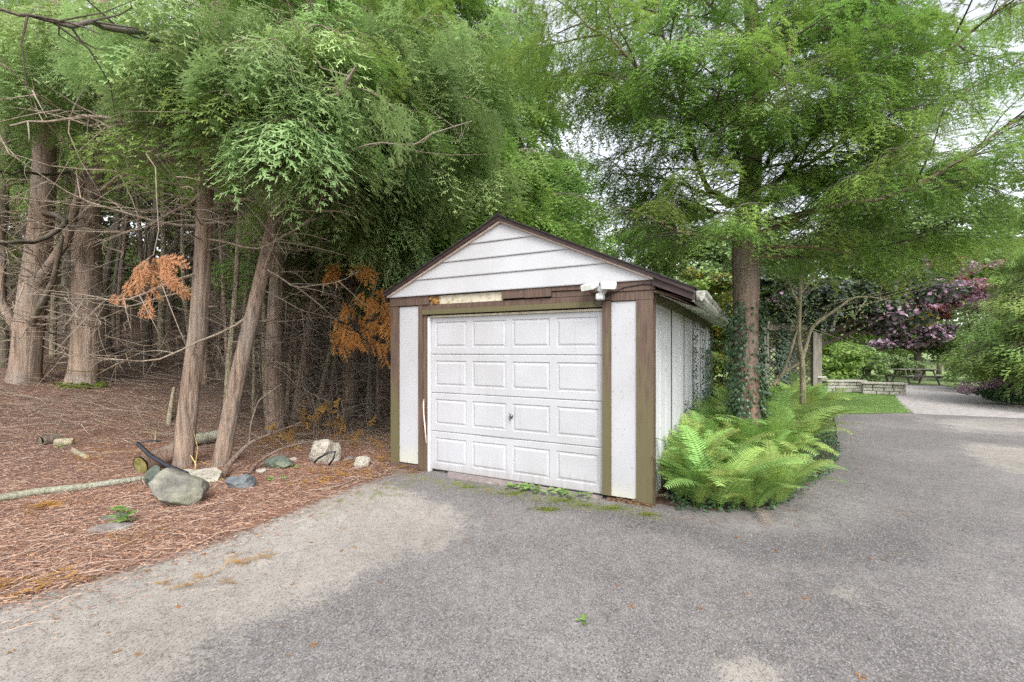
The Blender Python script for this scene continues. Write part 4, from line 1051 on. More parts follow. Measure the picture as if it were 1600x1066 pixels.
NEAR = [ # tree index, trunk height, target pixel, target distance
 (0, 5.4, (40, 60), 7.0), (1, 5.6, (150, 30), 6.5), (1, 5.2, (80, 130), 7.6), (1, 5.4, (250, 30), 6.0),
 (4, 4.8, (215, 80), 5.2), (4, 4.6, (290, 70), 4.8), (4, 5.2, (120, 30), 5.2), (4, 4.9, (360, 110), 5.0), (4, 5.3, (300, 10), 4.8),
 (5, 4.4, (430, 190), 4.6), (5, 4.2, (480, 130), 4.8), (5, 4.6, (560, 90), 5.0), (5, 4.9, (400, 60), 4.6), (5, 4.1, (520, 230), 5.2),
 (7, 4.5, (560, 250), 6.3), (7, 4.1, (500, 330), 7.0), (7, 5.0, (650, 170), 6.3), (7, 4.7, (600, 120), 6.0), (7, 5.4, (520, 40), 5.6), (7, 4.2, (450, 330), 7.6),
 (9, 4.6, (640, 290), 7.0), (10, 4.4, (700, 280), 7.4), (10, 4.9, (720, 200), 7.4), (10, 4.0, (640, 350), 7.8), (10, 5.3, (680, 110), 7.0), (10, 5.6, (760, 60), 7.6), (10, 4.2, (590, 370), 8.0),
 (10, 4.6, (780, 270), 8.2), (7, 5.8, (620, 20), 6.0), (9, 5.2, (560, 160), 6.5), (1, 5.6, (60, 20), 6.5)]
NEAR2 = [(5, 5.2, (450, 30), 5.0), (5, 4.7, (500, 180), 4.9), (7, 5.2, (590, 60), 5.8), (7, 4.9, (640, 230), 6.6), (7, 4.5, (540, 300), 6.6), (10, 5.0, (750, 240), 7.6), (10, 5.8, (800, 130), 7.8), (10, 4.7, (690, 330), 7.9), (10, 5.4, (730, 120), 7.0), (10, 6.2, (820, 40), 8.0),
 (9, 4.9, (600, 200), 6.6), (9, 4.4, (560, 340), 7.6), (5, 4.4, (410, 250), 5.4), (5, 5.4, (520, 60), 5.0), (7, 5.7, (700, 40), 6.2), (1, 4.9, (30, 170), 7.2), (4, 5.0, (210, 40), 4.9), (4, 4.8, (270, 120), 5.0), (1, 5.6, (110, 70), 6.8), (1, 5.2, (190, 150), 7.0), (0, 5.2, (20, 110), 7.4), (4, 5.4, (330, 40), 5.4), (5, 4.9, (400, 150), 5.2), (5, 4.5, (440, 290), 6.0), (4, 4.6, (330, 200), 6.0), (7, 4.6, (600, 310), 7.2), (10, 4.6, (650, 400), 8.4), (9, 5.0, (700, 170), 7.2), (7, 5.3, (740, 90), 7.4)]
for ti, zz, px, Y in NEAR + NEAR2:
    T, pth, B = TREES[ti]; o = pp(pth, zz) + np.array(B); reach(T, B, o, at(*px, Y), BNN, rs, roll=rs.uniform(-.3, .3))

# thick bare limbs crossing the upper left
def bare_limb(ti, pts, r, mt='twig', name='limb', nt=8, seed=0):
    T, pth, B = TREES[ti]; P = np.array(pts) - np.array(B); rs = np.random.RandomState(seed)
    k = 14; u = np.linspace(0, 1, len(P)); uu = np.linspace(0, 1, k)
    Q = np.stack([np.interp(uu, u, P[:, j]) for j in range(3)], 1); Q[1:-1] = (Q[:-2] + 2 * Q[1:-1] + Q[2:]) / 4; Q += .015 * rs.normal(size=Q.shape)
    A = Acc(); tube(A, Q, r * (1.05 - .8 * uu), 8)
    for i in range(nt):
        j = rs.randint(3, k - 1); l = rs.uniform(.25, .9); d = rs.normal(size=3); d[2] = d[2] * .5 - .2; d /= np.linalg.norm(d); e = rs.normal(size=3) * .2
        tube(A, [Q[j], Q[j] + d * l * .35, Q[j] + (d + e) * l * .7, Q[j] + (d + e * 2) * l], [r * .3, r * .22, r * .15, .001], 4)
    put(name, A.mesh(name, M[mt], True), T)
bare_limb(1, [at(150, 300, 9.6), at(215, 255, 8.2), at(275, 238, 7.0), at(330, 215, 6.2), at(430, 200, 5.6), at(520, 165, 5.3)], .045, seed=1)
bare_limb(1, [at(140, 262, 9.8), at(90, 275, 9), at(40, 268, 8), at(-40, 270, 7)], .04, 'bark_dark', seed=2)
bare_limb(4, [at(332, 210, 6.9), at(280, 195, 6.0), at(200, 190, 5.4), at(110, 178, 5.2), at(20, 200, 5.2)], .035, seed=3, nt=12)
bare_limb(4, [at(338, 80, 6.7), at(260, 68, 5.6), at(170, 38, 4.6), at(90, 35, 4.2), at(-10, 15, 4.0)], .045, 'twig_dark', seed=4, nt=12)
bare_limb(4, [at(325, 255, 6.9), at(290, 245, 6.0), at(230, 260, 5.4), at(160, 190, 5.0), at(110, 175, 4.8)], .022, seed=5, nt=12)
bare_limb(0, [at(60, 330, 9.9), at(110, 345, 8.5), at(60, 380, 7.0), at(-10, 382, 6.0), at(-60, 380, 5.5)], .05, 'twig_dark', seed=6, nt=6)
bare_limb(4, [at(318, 300, 6.9), at(240, 280, 6.5), at(110, 262, 6), at(0, 240, 5.6)], .016, seed=7, nt=12)
bare_limb(4, [at(318, 320, 6.9), at(240, 330, 6.2), at(130, 322, 5.8), at(0, 305, 5.4)], .012, seed=8, nt=10)
bare_limb(5, [at(420, 340, 6.3), at(470, 280, 5.6), at(560, 225, 5.2), at(640, 222, 5.2), at(735, 190, 5.4)], .018, seed=9, nt=8)
bare_limb(5, [at(436, 240, 6.3), at(480, 180, 5.4), at(535, 140, 4.9), at(560, 100, 4.7)], .040, seed=10, nt=6)
bare_limb(1, [at(158, 330, 9.6), at(240, 330, 8), at(330, 345, 7.6), at(420, 350, 7.4)], .014, seed=11, nt=12)
bare_limb(1, [at(158, 380, 9.6), at(200, 400, 8.5), at(120, 430, 7.4), at(-20, 400, 6.4)], .012, seed=12, nt=12)

# the bare dangling twig with the tan dead spray, and the large orange dead bough
def tan_bough():
    T, pth, B = TREES[4]
    P = np.array([at(228, 240, 4.9), at(243, 262, 4.85), at(245, 310, 4.8), at(248, 360, 4.8), at(240, 398, 4.8)]) - np.array(B)
    A = Acc(); tube(A, P, [.009, .007, .006, .005, .004], 6)
    P2 = np.array([at(240, 398, 4.8), at(225, 408, 4.75), at(205, 425, 4.75)]) - np.array(B); tube(A, P2, [.004, .003, .002], 5)
    # stem joining the tree
    P3 = np.array([at(330, 212, 6.8), at(280, 215, 5.6), at(228, 240, 4.9)]) - np.array(B); tube(A, P3, [.014, .012, .009], 6)
    b = put('branch', A.mesh('branch', M['twig'], True), T); b['label'] = 'long bare drooping twig'
    rs = np.random.RandomState(12); Lf = Acc()
    segs = [((240, 398), (280, 455), 4.8), ((240, 398), (182, 462), 4.75), ((238, 405), (232, 475), 4.8), ((255, 412), (268, 440), 4.8), ((225, 415), (215, 440), 4.75), ((245, 400), (262, 402), 4.8)]
    for a, c, Y in segs:
        Pa, Pc = at(*a, Y), at(*c, Y)
        for j in range(9):
            u = (j + .5) / 9; q = Pa * (1 - u) + Pc * u - np.array(B); q = q + rs.normal(size=3) * .012
            d = (Pc - Pa) / np.linalg.norm(Pc - Pa) + rs.normal(size=3) * .45 + np.array([0, 0, -.75])
            place_spray(Lf, SPR[rs.randint(4)], q, d, np.array([rs.uniform(-.6, .6), -1, .3]), rs.uniform(.32, .55), 0)
    f = put('dead_foliage', Lf.mesh('dead_foliage', M['cedar_tan']), b); f['label'] = 'tan dead foliage hanging from the twig'
tan_bough()
def dead_clump(T, B, spec, n, rs, mt, lab, sc=(.45, .85), name='dead_foliage', twigs=()):
    Lf = Acc()
    for px, py, Y, r in spec:
        c = at(px, py, Y) - np.array(B)
        for j in range(n):
            q = c + rs.normal(size=3) * r * np.array([1, 1, .8]); d = rs.normal(size=3) * .5 + np.array([0, 0, -1.0])
            place_spray(Lf, SPR[rs.randint(4)], q, d, np.array([rs.uniform(-.8, .8), -1, .3]), rs.uniform(*sc), rs.uniform(-.2, .2))
    o = put(name, Lf.mesh(name, M[mt]), T); o['label'] = lab
    return o
T, pth, B = TREES[10]; rs = np.random.RandomState(31)
dead_clump(T, B, [(545, 480, 7.6, .10), (575, 500, 7.5, .14), (600, 480, 7.4, .12), (612, 515, 7.3, .10), (560, 520, 7.5, .13), (590, 535, 7.4, .10), (535, 530, 7.6, .07), (610, 455, 7.4, .09), (580, 460, 7.5, .10), (540, 515, 7.6, .09), (617, 490, 7.3, .07), (570, 420, 7.6, .05), (520, 418, 7.8, .06)],
           9, rs, 'cedar_dead', 'large orange dead bough hanging beside the garage')
A = Acc()
for a, b_, c in (((560, 400, 8.8), (590, 430, 7.9), (575, 500, 7.5)), ((560, 400, 8.8), (600, 420, 7.8), (610, 490, 7.3)), ((560, 390, 8.8), (588, 400, 7.9), (580, 480, 7.5)), ((556, 410, 8.8), (565, 440, 8), (545, 480, 7.6))):
    tube(A, np.array([at(*a), at(*b_), at(*c)]) - np.array(B), [.008, .006, .003], 5)
put('dead_branch', A.mesh('dead_branch', M['twig']), T)
T, pth, B = TREES[4]
dead_clump(T, B, [(385, 195, 5.6, .06), (400, 215, 5.6, .09), (392, 180, 5.6, .05)], 9, rs, 'cedar_tan', 'small orange dead sprays high among the green', (.3, .5))

# ------------------------------------------------------------------ forest interior
FB = []
rs = np.random.RandomState(9)
tries = 0
while len(FB) < 112 and tries < 9000:
    tries += 1
    Y = rs.uniform(9.5, 27); px = rs.uniform(-330, 600 + (Y - 9) * 5) if tries % 2 else rs.uniform(330, 600 + (Y - 9) * 4); x = (px - 800) / F * Y
    if Y < 12 and px < 420 and not (180 < px < 260): continue
    if all((x - a) ** 2 + (Y - b) ** 2 > .55 for a, b in FB) and all((x - TREES[k][2][0]) ** 2 + (Y - TREES[k][2][1]) ** 2 > .5 for k in TREES):
        if polyd([[x, Y]], [gl(-4.5, -1), gl(1, -1), gl(1, 8.5), gl(-4.5, 8.5)])[0] < 0: FB.append((x, Y))
proto_tr = [trunk_mesh(mkpath((0, 0), 9, np.random.RandomState(i), wob=.12), .13 * (1 - np.clip(np.arange(-.25, 9, .28), 0, 9) / 9 * .7), M['bark_deep'], n=12, flare=.3, seed=40 + i) for i in range(4)]
for i, (x, y) in enumerate(FB):
    z = ter(x, y); T = empty('cedar_tree', (x, y, z), 'bare-stemmed cedar deep in the dark wood on the left', 'tree', 'cedars crowding the dark wood')
    s = rs.uniform(.35, 1.2) if y > 12 else rs.uniform(.3, .6); lx, ly = rs.uniform(-.05, .2), rs.uniform(-.08, .08)
    tm = Matrix(((s, 0, lx, 0), (0, s, ly, 0), (0, 0, 1, 0), (0, 0, 0, 1)))
    put('trunk', proto_tr[i % 4], T, mtx=tm)
    for k in range(7 if y < 20 else 5):
        zz = rs.uniform(.4, 6.6); a = rs.uniform(0, 6.28)
        put('dead_branch', BARED[rs.randint(5)], T, mtx=aim((lx * zz, ly * zz, zz), (math.cos(a), math.sin(a), rs.uniform(-.3, .4)), rs.uniform(-1.3, 1.3), rs.uniform(.6, 1.3)))
    zlo = 6.2 if (x / y * F + 800) < 400 else 5.7
    for k in range(7):
        zz = zlo + (8.8 - zlo) * k / 7 + rs.rand() * .5; a = rs.uniform(0, 6.28)
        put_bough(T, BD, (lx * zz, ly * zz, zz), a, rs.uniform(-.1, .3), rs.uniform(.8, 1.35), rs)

# fine thicket between the stems: nobody could count it
A = Acc()
for i in range(9000):
    Y = rs.uniform(8.2, 23) if i % 3 else rs.uniform(8.2, 13); px = rs.uniform(-250, 640)
    if Y < 10.5 and px < 380: px = rs.uniform(340, 610)
    x = (px - 800) / F * Y
    if polyd([[x, Y]], [gl(-4.1, -1), gl(1, -1), gl(1, 8.5), gl(-4.1, 8.5)])[0] > 0: continue
    z = ter(x, Y) + rs.rand() ** 1.3 * 6.0 + .05
    l = rs.uniform(.3, 1.3); d = rs.normal(size=3); d[2] *= .35; d /= np.linalg.norm(d); e = rs.normal(size=3) * .35; s = -rs.uniform(0, .4)
    u = np.linspace(0, 1, 5)[:, None]; P = np.array([x, Y, z]) + (d * u + e * u ** 2 + np.array([0, 0, s]) * u ** 2) * l
    tube(A, P, np.linspace(1, .3, 5) * rs.uniform(.0025, .007), 3)
tag(put('brush', A.mesh('brush', M['twig_dark'])), 'tangle of dead twigs between the trunks of the wood', 'brush', kind='stuff')
# far dense backing of the wood: a mass of dark foliage and shrubs beyond the last stems
def leaf_mass(name, mt, blobs, n, size, rs, parent=None, sq=.6, up=.4, thick=.35, tri=False, tb=0.0):
    """leaf-sized faces clustered through ellipsoids: blobs = (x, y, z, rx, ry, rz)"""
    bl = np.array(blobs, float); w = (bl[:, 3] * bl[:, 4] + bl[:, 3] * bl[:, 5]); w = w / w.sum()
    k = rs.choice(len(bl), n, p=w); d = rs.normal(size=(n, 3)); d /= np.linalg.norm(d, axis=1)[:, None]
    r = 1 - thick * rs.rand(n) ** 1.5 * 2 * rs.rand(n)
    c = bl[k, :3] + d * bl[k, 3:] * r[:, None]
    nr = d * .5 + rs.normal(size=(n, 3)) * .6 + np.array([0, 0, up]); nr /= np.linalg.norm(nr, axis=1)[:, None]
    t = np.cross(nr, rs.normal(size=(n, 3))); t /= np.linalg.norm(t, axis=1)[:, None]; b = np.cross(nr, t)
    s = size * rs.uniform(.6, 1.3, n)[:, None]
    V = np.stack([c - t * s, c + b * s * sq + nr * s * .12, c + t * s, c - b * s * sq + nr * s * .12], 1).reshape(-1, 3)
    A = Acc(); A.add(V, np.arange(n * 4).reshape(-1, 4), 0, np.clip(np.repeat(rs.rand(n) * .9 + .05 + tb, 4), 0, 1))
    return put(name, A.mesh(name, M[mt]), parent)
rs = np.random.RandomState(15)
bl = []
for i in range(110):
    Y = rs.uniform(24, 30); px = -350 + 1050 * rs.rand(); x = (px - 800) / F * Y; bl.append((x, Y, ter(x, Y) + rs.uniform(.0, 10), 2.4, 1.6, 1.8))
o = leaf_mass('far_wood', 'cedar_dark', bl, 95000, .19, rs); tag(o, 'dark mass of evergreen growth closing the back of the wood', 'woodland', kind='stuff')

# ------------------------------------------------------------------ cedars beyond the garage (the green wall above its roof)
rs = np.random.RandomState(33)
BK = [ # x,y, height, radius scale, label
 (-3.4, 12.0, 14, 'tall bushy cedar left of the gable, its boughs over the roof edge'), (-1.9, 14.3, 15.5, 'tall bushy cedar straight behind the ridge of the garage'),
 (-4.8, 15.0, 15, 'tall cedar in the second row behind the gable'), (-.1, 16.6, 14.5, 'cedar behind the garage, right of its ridge'), (-2.6, 18, 17, 'tallest cedar behind the garage'),
 (1.2, 19.3, 10.5, 'low cedar farthest right in the row behind the garage')]
for i, (x, y, H, lab) in enumerate(BK):
    T = empty('cedar_tree', (x, y, 0), lab, 'tree', 'bushy cedars behind the garage'); r = np.random.RandomState(200 + i)
    path = mkpath((r.uniform(-.02, .02), 0), H, r)
    put('trunk', trunk_mesh(path, .17 * (1 - np.clip(path[:, 2], 0, H) / H * .8), M['bark_red'], n=14, seed=i + 70), T)
    nbh = 125
    for k in range(nbh):
        u = (k + r.rand()) / nbh; zlow = 3.4 if i < 5 else 1.6; zz = zlow + (H - zlow - .2) * u; s = (1.35 * (1 - u) ** .7 + .25) * r.uniform(.8, 1.15)
        put_bough(T, (BN if i < 2 and k % 2 else BF), pp(path, zz), r.uniform(-3.6, .5), r.uniform(.0, .5), s, r)
for i, (px, Y, H) in enumerate([(905, 36, 9), (960, 40, 9.5), (1010, 44, 8.5), (870, 42, 11)]):
    x = (px - 800) / F * Y; T = empty('spruce_tree', (x, Y, 0), ['bluish spruce far behind the roof slope', 'pale bluish spruce far off, right of the first one', 'small distant spruce beside the fine-leaved tree', 'tall hazy spruce hidden mostly by the cedars'][i], 'tree'); r = np.random.RandomState(300 + i)
    A = Acc(); tube(A, [[0, 0, -.2], [0, 0, H]], [.2, .03], 8); put('trunk', A.mesh('trunk', M['bark_deep']), T)
    for k in range(70):
        u = k / 70; put_bough(T, BB, (0, 0, 1 + (H - 1.2) * u), k * 2.4 + r.rand(), -.05, 1.5 * (1 - u) + .15, r)

# ------------------------------------------------------------------ right cedar with ivy on its trunk
RB = np.array([(1166 - 800) / F * 6.9, 6.9, 0.0])
RT = empty('cedar_tree', tuple(RB), 'large cedar with an ivy-clad trunk standing in the ferns beside the garage', 'tree')
def w2l(p): return np.array(p) - RB
zz = lambda py, Y=6.9: EYE - (py - HZ) / F * Y
tp_ = [(1172, 735), (1170, 690), (1168, 640), (1167, 600), (1166, 560), (1165, 500), (1166, 450), (1165, 400), (1166, 360), (1170, 310), (1176, 240), (1180, 160), (1178, 80), (1172, 0), (1165, -120), (1160, -260)]
P = np.array([w2l(at(a, b, 6.9)) for a, b in tp_]); rr = np.array([26, 21, 19, 18.5, 18, 18, 19, 19.5, 20, 17, 14, 13, 11, 9.5, 7, 3]) / F * 6.9
u = np.linspace(0, len(P) - 1, 46); Pi = np.stack([np.interp(u, range(len(P)), P[:, k]) for k in range(3)], 1); ri = np.interp(u, range(len(P)), rr)
put('trunk', trunk_mesh(Pi, ri, M['bark_red'], n=26, flare=.25, seed=91, rough=.06), RT)
rs = np.random.RandomState(92)
def limb(pts, r0, r1=.012, nb=10, s=(.6, 1.0), t0=.25, mt='bark_red', bset=BS, seed=0):
    r = np.random.RandomState(seed); P = np.array([w2l(at(*p)) for p in pts]); k = 16; u = np.linspace(0, 1, len(P)); uu = np.linspace(0, 1, k)
    Q = np.stack([np.interp(uu, u, P[:, j]) for j in range(3)], 1); Q[1:-1] = (Q[:-2] + 2 * Q[1:-1] + Q[2:]) / 4; Q[1:] += .012 * r.normal(size=Q[1:].shape)
    A = Acc(); tube(A, Q, r0 + (r1 - r0) * uu, 8); put('limb', A.mesh('limb', M[mt], True), RT)
    dirn = Q[-1] - Q[0]; base = math.atan2(dirn[1], dirn[0])
    for i in range(nb):
        t = t0 + (1 - t0) * (i + r.rand()) / nb; o = np.array([np.interp(t, uu, Q[:, j]) for j in range(3)])
        az = base + (1 if i % 2 else -1) * r.uniform(.4, 1.5); put_bough(RT, bset, o, az, r.uniform(-.25, .45), r.uniform(*s), r)
LM = [
 ([(1150, 318, 6.85), (1105, 298, 6.6), (1085, 240, 6.5), (1065, 180, 6.4), (1070, 110, 6.3), (1076, 0, 6.2)], .045, 14),
 ([(1085, 235, 6.5), (1064, 150, 6.2), (1040, 60, 6.0), (1020, -40, 5.8)], .028, 10),
 ([(1160, 330, 6.9), (1100, 300, 7.4), (1020, 275, 7.8), (960, 272, 8.0)], .026, 8),
 ([(1168, 240, 6.9), (1110, 200, 6.5), (1040, 150, 6.0), (970, 80, 5.7), (900, 20, 5.6)], .028, 13),
 ([(1172, 200, 6.9), (1130, 150, 7.4), (1060, 110, 7.9), (980, 60, 8.4)], .025, 10),
 ([(1175, 345, 6.85), (1215, 285, 6.5), (1275, 205, 6.2), (1300, 190, 6.0)], .045, 8),
 ([(1300, 190, 6.0), (1325, 160, 5.9), (1335, 60, 5.8), (1350, -20, 5.8)], .035, 10),
 ([(1180, 330, 6.9), (1270, 275, 7.2), (1350, 240, 7.4), (1450, 180, 7.6), (1600, 90, 8.0)], .034, 16),
 ([(1182, 365, 6.9), (1260, 335, 6.6), (1350, 320, 6.4), (1440, 275, 6.2), (1500, 265, 6.1)], .034, 14),
 ([(1184, 385, 6.9), (1260, 385, 6.6), (1330, 395, 6.5), (1400, 380, 6.5), (1460, 355, 6.6)], .030, 13),
 ([(1184, 402, 6.9), (1250, 402, 7.3), (1340, 398, 7.8), (1420, 380, 8.2)], .024, 8),
 ([(1178, 250, 6.9), (1240, 190, 7.3), (1330, 140, 7.7), (1460, 60, 8.2)], .03, 12),
 ([(1180, 150, 6.9), (1240, 80, 6.5), (1300, 40, 6.2), (1360, -20, 6.0)], .03, 10),
 ([(1176, 120, 6.9), (1220, 50, 7.2), (1260, -10, 7.4)], .022, 8),
 ([(1165, 380, 6.85), (1120, 370, 6.3), (1070, 365, 5.9), (1020, 345, 5.7)], .018, 9),
 ([(1165, 340, 6.85), (1110, 330, 7.3), (1040, 330, 7.9), (980, 330, 8.4)], .018, 9),
 ([(1172, 60, 6.9), (1110, 10, 6.6), (1060, -60, 6.4)], .025, 9),
 ([(1186, 300, 6.9), (1290, 240, 6.2), (1400, 150, 5.7), (1520, 50, 5.4), (1600, -20, 5.2)], .028, 14),
 ([(1184, 350, 6.9), (1300, 320, 5.9), (1420, 300, 5.4), (1540, 220, 5.1), (1620, 170, 5.0)], .026, 13),
 ([(1170, 270, 6.9), (1150, 240, 6.2), (1130, 200, 5.6), (1120, 120, 5.2)], .022, 9),
 ([(1176, 290, 6.9), (1200, 250, 6.0), (1230, 170, 5.5), (1235, 60, 5.3)], .024, 10)]
for i, (pts, r0, nb) in enumerate(LM): limb(pts, r0, nb=int(nb * 1.45), seed=400 + i, s=(.45, 1.0), t0=.12)
for i in range(20):
    z0 = rs.uniform(2.9, 8.5); c = np.array([np.interp(z0, Pi[:, 2], Pi[:, k]) for k in range(2)] + [z0]); put_bough(RT, BS, c, rs.uniform(-3.14, 3.14), rs.uniform(0, .5), rs.uniform(.8, 1.4), rs)
for i in range(44):
    z0 = rs.uniform(3.3, 8.0); c = np.array([np.interp(z0, Pi[:, 2], Pi[:, k]) for k in range(2)] + [z0]); put_bough(RT, BS, c, rs.uniform(-2.5, -.6), rs.uniform(-.1, .5), rs.uniform(.4, .9), rs)
for i in range(14):
    z0 = rs.uniform(2.8, 5.5); a = rs.uniform(-3.14, 3.14); c = np.array([np.interp(z0, Pi[:, 2], Pi[:, k]) for k in range(2)] + [z0])
    put('dead_branch', BARE[rs.randint(6)], RT, mtx=aim(tuple(c), (math.cos(a), math.sin(a), .3), rs.uniform(-1, 1), rs.uniform(.4, .9)))

# ------------------------------------------------------------------ ivy
def ivy_leaf(A, c, nrm, s, rs, tint):
    nrm = np.array(nrm, float); nrm /= np.linalg.norm(nrm); t = np.array([rs.uniform(-.5, .5), rs.uniform(-.5, .5), -1.0]); t -= nrm * (t @ nrm); t /= np.linalg.norm(t) + 1e-9; b = np.cross(nrm, t)
    pts = [(-.35, 0), (-.28, .38), (.12, .55), (.22, .22), (.75, 0), (.22, -.22), (.12, -.55), (-.28, -.38)]
    V = [c] + [np.array(c) + t * p * s + b * q * s + nrm * s * (-.22 * abs(q)) for p, q in pts]
    A.add(V, [[0, i + 1, (i + 1) % 8 + 1] for i in range(8)], 0, tint)
A = Acc(); rs = np.random.RandomState(17)
for i in range(4600):
    u_ = rs.rand(); z = .1 + 2.3 * u_ ** 1.1; a = rs.uniform(-math.pi, math.pi)
    dens = .5 + .5 * nz(math.cos(a) * 1.5, math.sin(a) * 1.5, z * 1.2)
    side = abs(math.cos(a))      # thick on both flanks, thin in front
    if rs.rand() > (.12 + 1.2 * side ** 2) * min(1, 1.7 - z / 1.9) * (.6 + dens): continue
    r = np.interp(z, Pi[::1, 2], ri) + rs.uniform(.01, .03) + (.13 * rs.rand() * side)
    c = np.array([np.interp(z, Pi[:, 2], Pi[:, k]) for k in range(2)] + [z]) + RB; d = np.array([math.cos(a), math.sin(a), 0])
    ivy_leaf(A, c + d * r, d + rs.normal(size=3) * .35 + [0, 0, .3], rs.uniform(.032, .06), rs, rs.rand())
tag(put('climbing_ivy', A.mesh('climbing_ivy', M['ivy'])), 'dark ivy climbing both flanks of the big cedar trunk beside the garage', 'ivy', kind='stuff')
A = Acc(); rs = np.random.RandomState(18)
for y0, w, top, n in ((3.75, .10, 2.2, 420), (4.95, .10, 2.2, 420), (6.1, .5, 1.7, 1300), (6.9, .35, 2.2, 900), (2.5, .05, .9, 100)):
    for i in range(n):
        z = top * rs.rand() ** (1.2); yy = y0 + rs.normal() * w * (1.2 - z / top * .8); x, y = gl(.012 + rs.rand() * .06, yy)
        ivy_leaf(A, np.array([x, y, z]), np.array([GX[0], GX[1], .3]) + rs.normal(size=3) * .35, rs.uniform(.025, .05), rs, rs.rand())
tag(put('wall_ivy', A.mesh('wall_ivy', M['ivy'])), 'ivy creeping up the rear boards of the garage side wall', 'ivy', kind='stuff')
A = Acc(); rs = np.random.RandomState(19)
bedp = [gl(.15, .1)] + bed + [(7.2, 13), (4.8, 12), gl(.1, 7)]
bedin = [gl(.1, .2)] + pxpoly((1060, 798), (1120, 805), (1205, 798), (1262, 768), (1300, 738), (1312, 708), (1300, 682), (1298, 655)) + [(7.0, 12.8), (4.8, 12), gl(.1, 7)]
cnt = 0
while cnt < 7500:
    x, y = rs.uniform(1.4, 8), rs.uniform(4.7, 10)
    dd = polyd([[x, y]], bedin)[0]
    if dd < -.02: continue
    if dd > 1.0 and rs.rand() < .85: continue
    ivy_leaf(A, np.array([x, y, rs.uniform(.02, .36) * min(1, .25 + dd * 1.6)]), np.array([0, -.25, 1]) + rs.normal(size=3) * .35, rs.uniform(.025, .048), rs, rs.rand()); cnt += 1
tag(put('ground_ivy', A.mesh('ground_ivy', M['ivy'])), 'dark ivy carpeting the edge of the fern bed along the driveway', 'ivy', kind='stuff')

# ------------------------------------------------------------------ ferns
def frond_mesh(rs, Ln=1.0, npair=34, bendk=.55):
    A = Acc(); k = 14; u = np.linspace(0, 1, k)
    th = R(78) - bendk * 2.1 * u ** 1.3; ds = Ln / (k - 1)
    x = np.concatenate([[0], np.cumsum(np.cos(th[:-1]) * ds)]); z = np.concatenate([[0], np.cumsum(np.sin(th[:-1]) * ds)])
    P = np.stack([x, .03 * np.sin(u * 3), z], 1); tube(A, P, .0045 * (1.1 - u) + .0008, 4, a=.1)
    for i in range(npair):
        t = .10 + .89 * (i + .5) / npair
        o = np.array([np.interp(t, u, P[:, q]) for q in range(3)]); tg = np.array([np.interp(min(t + .03, 1), u, P[:, q]) for q in range(3)]) - np.array([np.interp(t - .03, u, P[:, q]) for q in range(3)])
        tg /= np.linalg.norm(tg); up = np.cross(tg, [0, 1, 0]); up = -up if up[2] < 0 else up
        pl = Ln * .17 * (math.sin(math.pi * min(1, (t * .92) ** .75)) ** .75 + .03) * rs.uniform(.9, 1.08)
        for s in (1, -1):
            d = np.array([0, 1, 0]) * s * .93 + tg * .34 + up * rs.uniform(-.02, .16); d /= np.linalg.norm(d)
            w = np.cross(d, up); w /= np.linalg.norm(w); hw = Ln * .0082
            V = [o - w * hw * .7, o + w * hw * .7]
            Q = []; seg = 5
            for j in range(1, seg + 1):
                v = j / seg; c = o + d * pl * v + up * (-.16 * pl * v * v) + tg * .05 * pl * v
                ww = hw * (1 - v ** 1.7) + .0006; jag = 1.25 if j % 2 else .72
                V += [c - w * ww * jag, c + w * ww * jag]; b = (j - 1) * 2; Q.append([b, b + 1, b + 3, b + 2])
            A.add(V, Q, 0, np.clip(.35 + .5 * t + rs.uniform(-.12, .12) * np.ones(len(V)), 0, 1))
    return A.mesh('frond', M['fern'])
FR = [frond_mesh(np.random.RandomState(500 + i), 1.0, 34, .45 + .08 * i) for i in range(6)]
FRB = frond_mesh(np.random.RandomState(520), 1.0, 26, 1.0); FRB.materials.clear(); FRB.materials.append(M['cedar_dead'])
rs = np.random.RandomState(23); FP = []
inner = [gl(.28, .25)] + pxpoly((1075, 775), (1180, 778), (1220, 750), (1245, 725), (1262, 700), (1272, 680), (1280, 655)) + [(8.2, 12.4), (5.0, 11.5), gl(.35, 7)]
front = [gl(.42, .25), gl(.95, .35), gl(1.15, .65), (P0(1185, 782)), gl(.5, .95), P0(1190, 768), P0(1212, 742), P0(1150, 796), P0(1095, 790), gl(.22, .55), gl(.24, 1.1), gl(.25, 1.7), gl(.55, 1.4), gl(.26, .3), gl(.62, .25), P0(1240, 712), P0(1250, 695), P0(1262, 676), P0(1268, 662)]
for p in front: FP.append(tuple(p))
t_ = 0
while len(FP) < 165 and t_ < 5000:
    t_ += 1; x, y = rs.uniform(1.8, 8), rs.uniform(5, 12.5)
    if polyd([[x, y]], inner)[0] < .05: continue
    if math.hypot(x - RB[0], y - RB[1]) < .3: continue
    if all((x - a) ** 2 + (y - b) ** 2 > .28 ** 2 for a, b in FP): FP.append((x, y))
flab = ['fern against the right front corner post of the garage', 'fern at the front tip of the bed, its fronds over the asphalt', 'fern on the driveway edge with long low fronds', 'fern at the foot of the ivy carpet beside the driveway', 'tall fern standing close to the garage side wall', 'fern spilling over the dark ivy at the driveway edge', 'fern at the right flank of the bed']
FRB.materials[0] = M['twig']
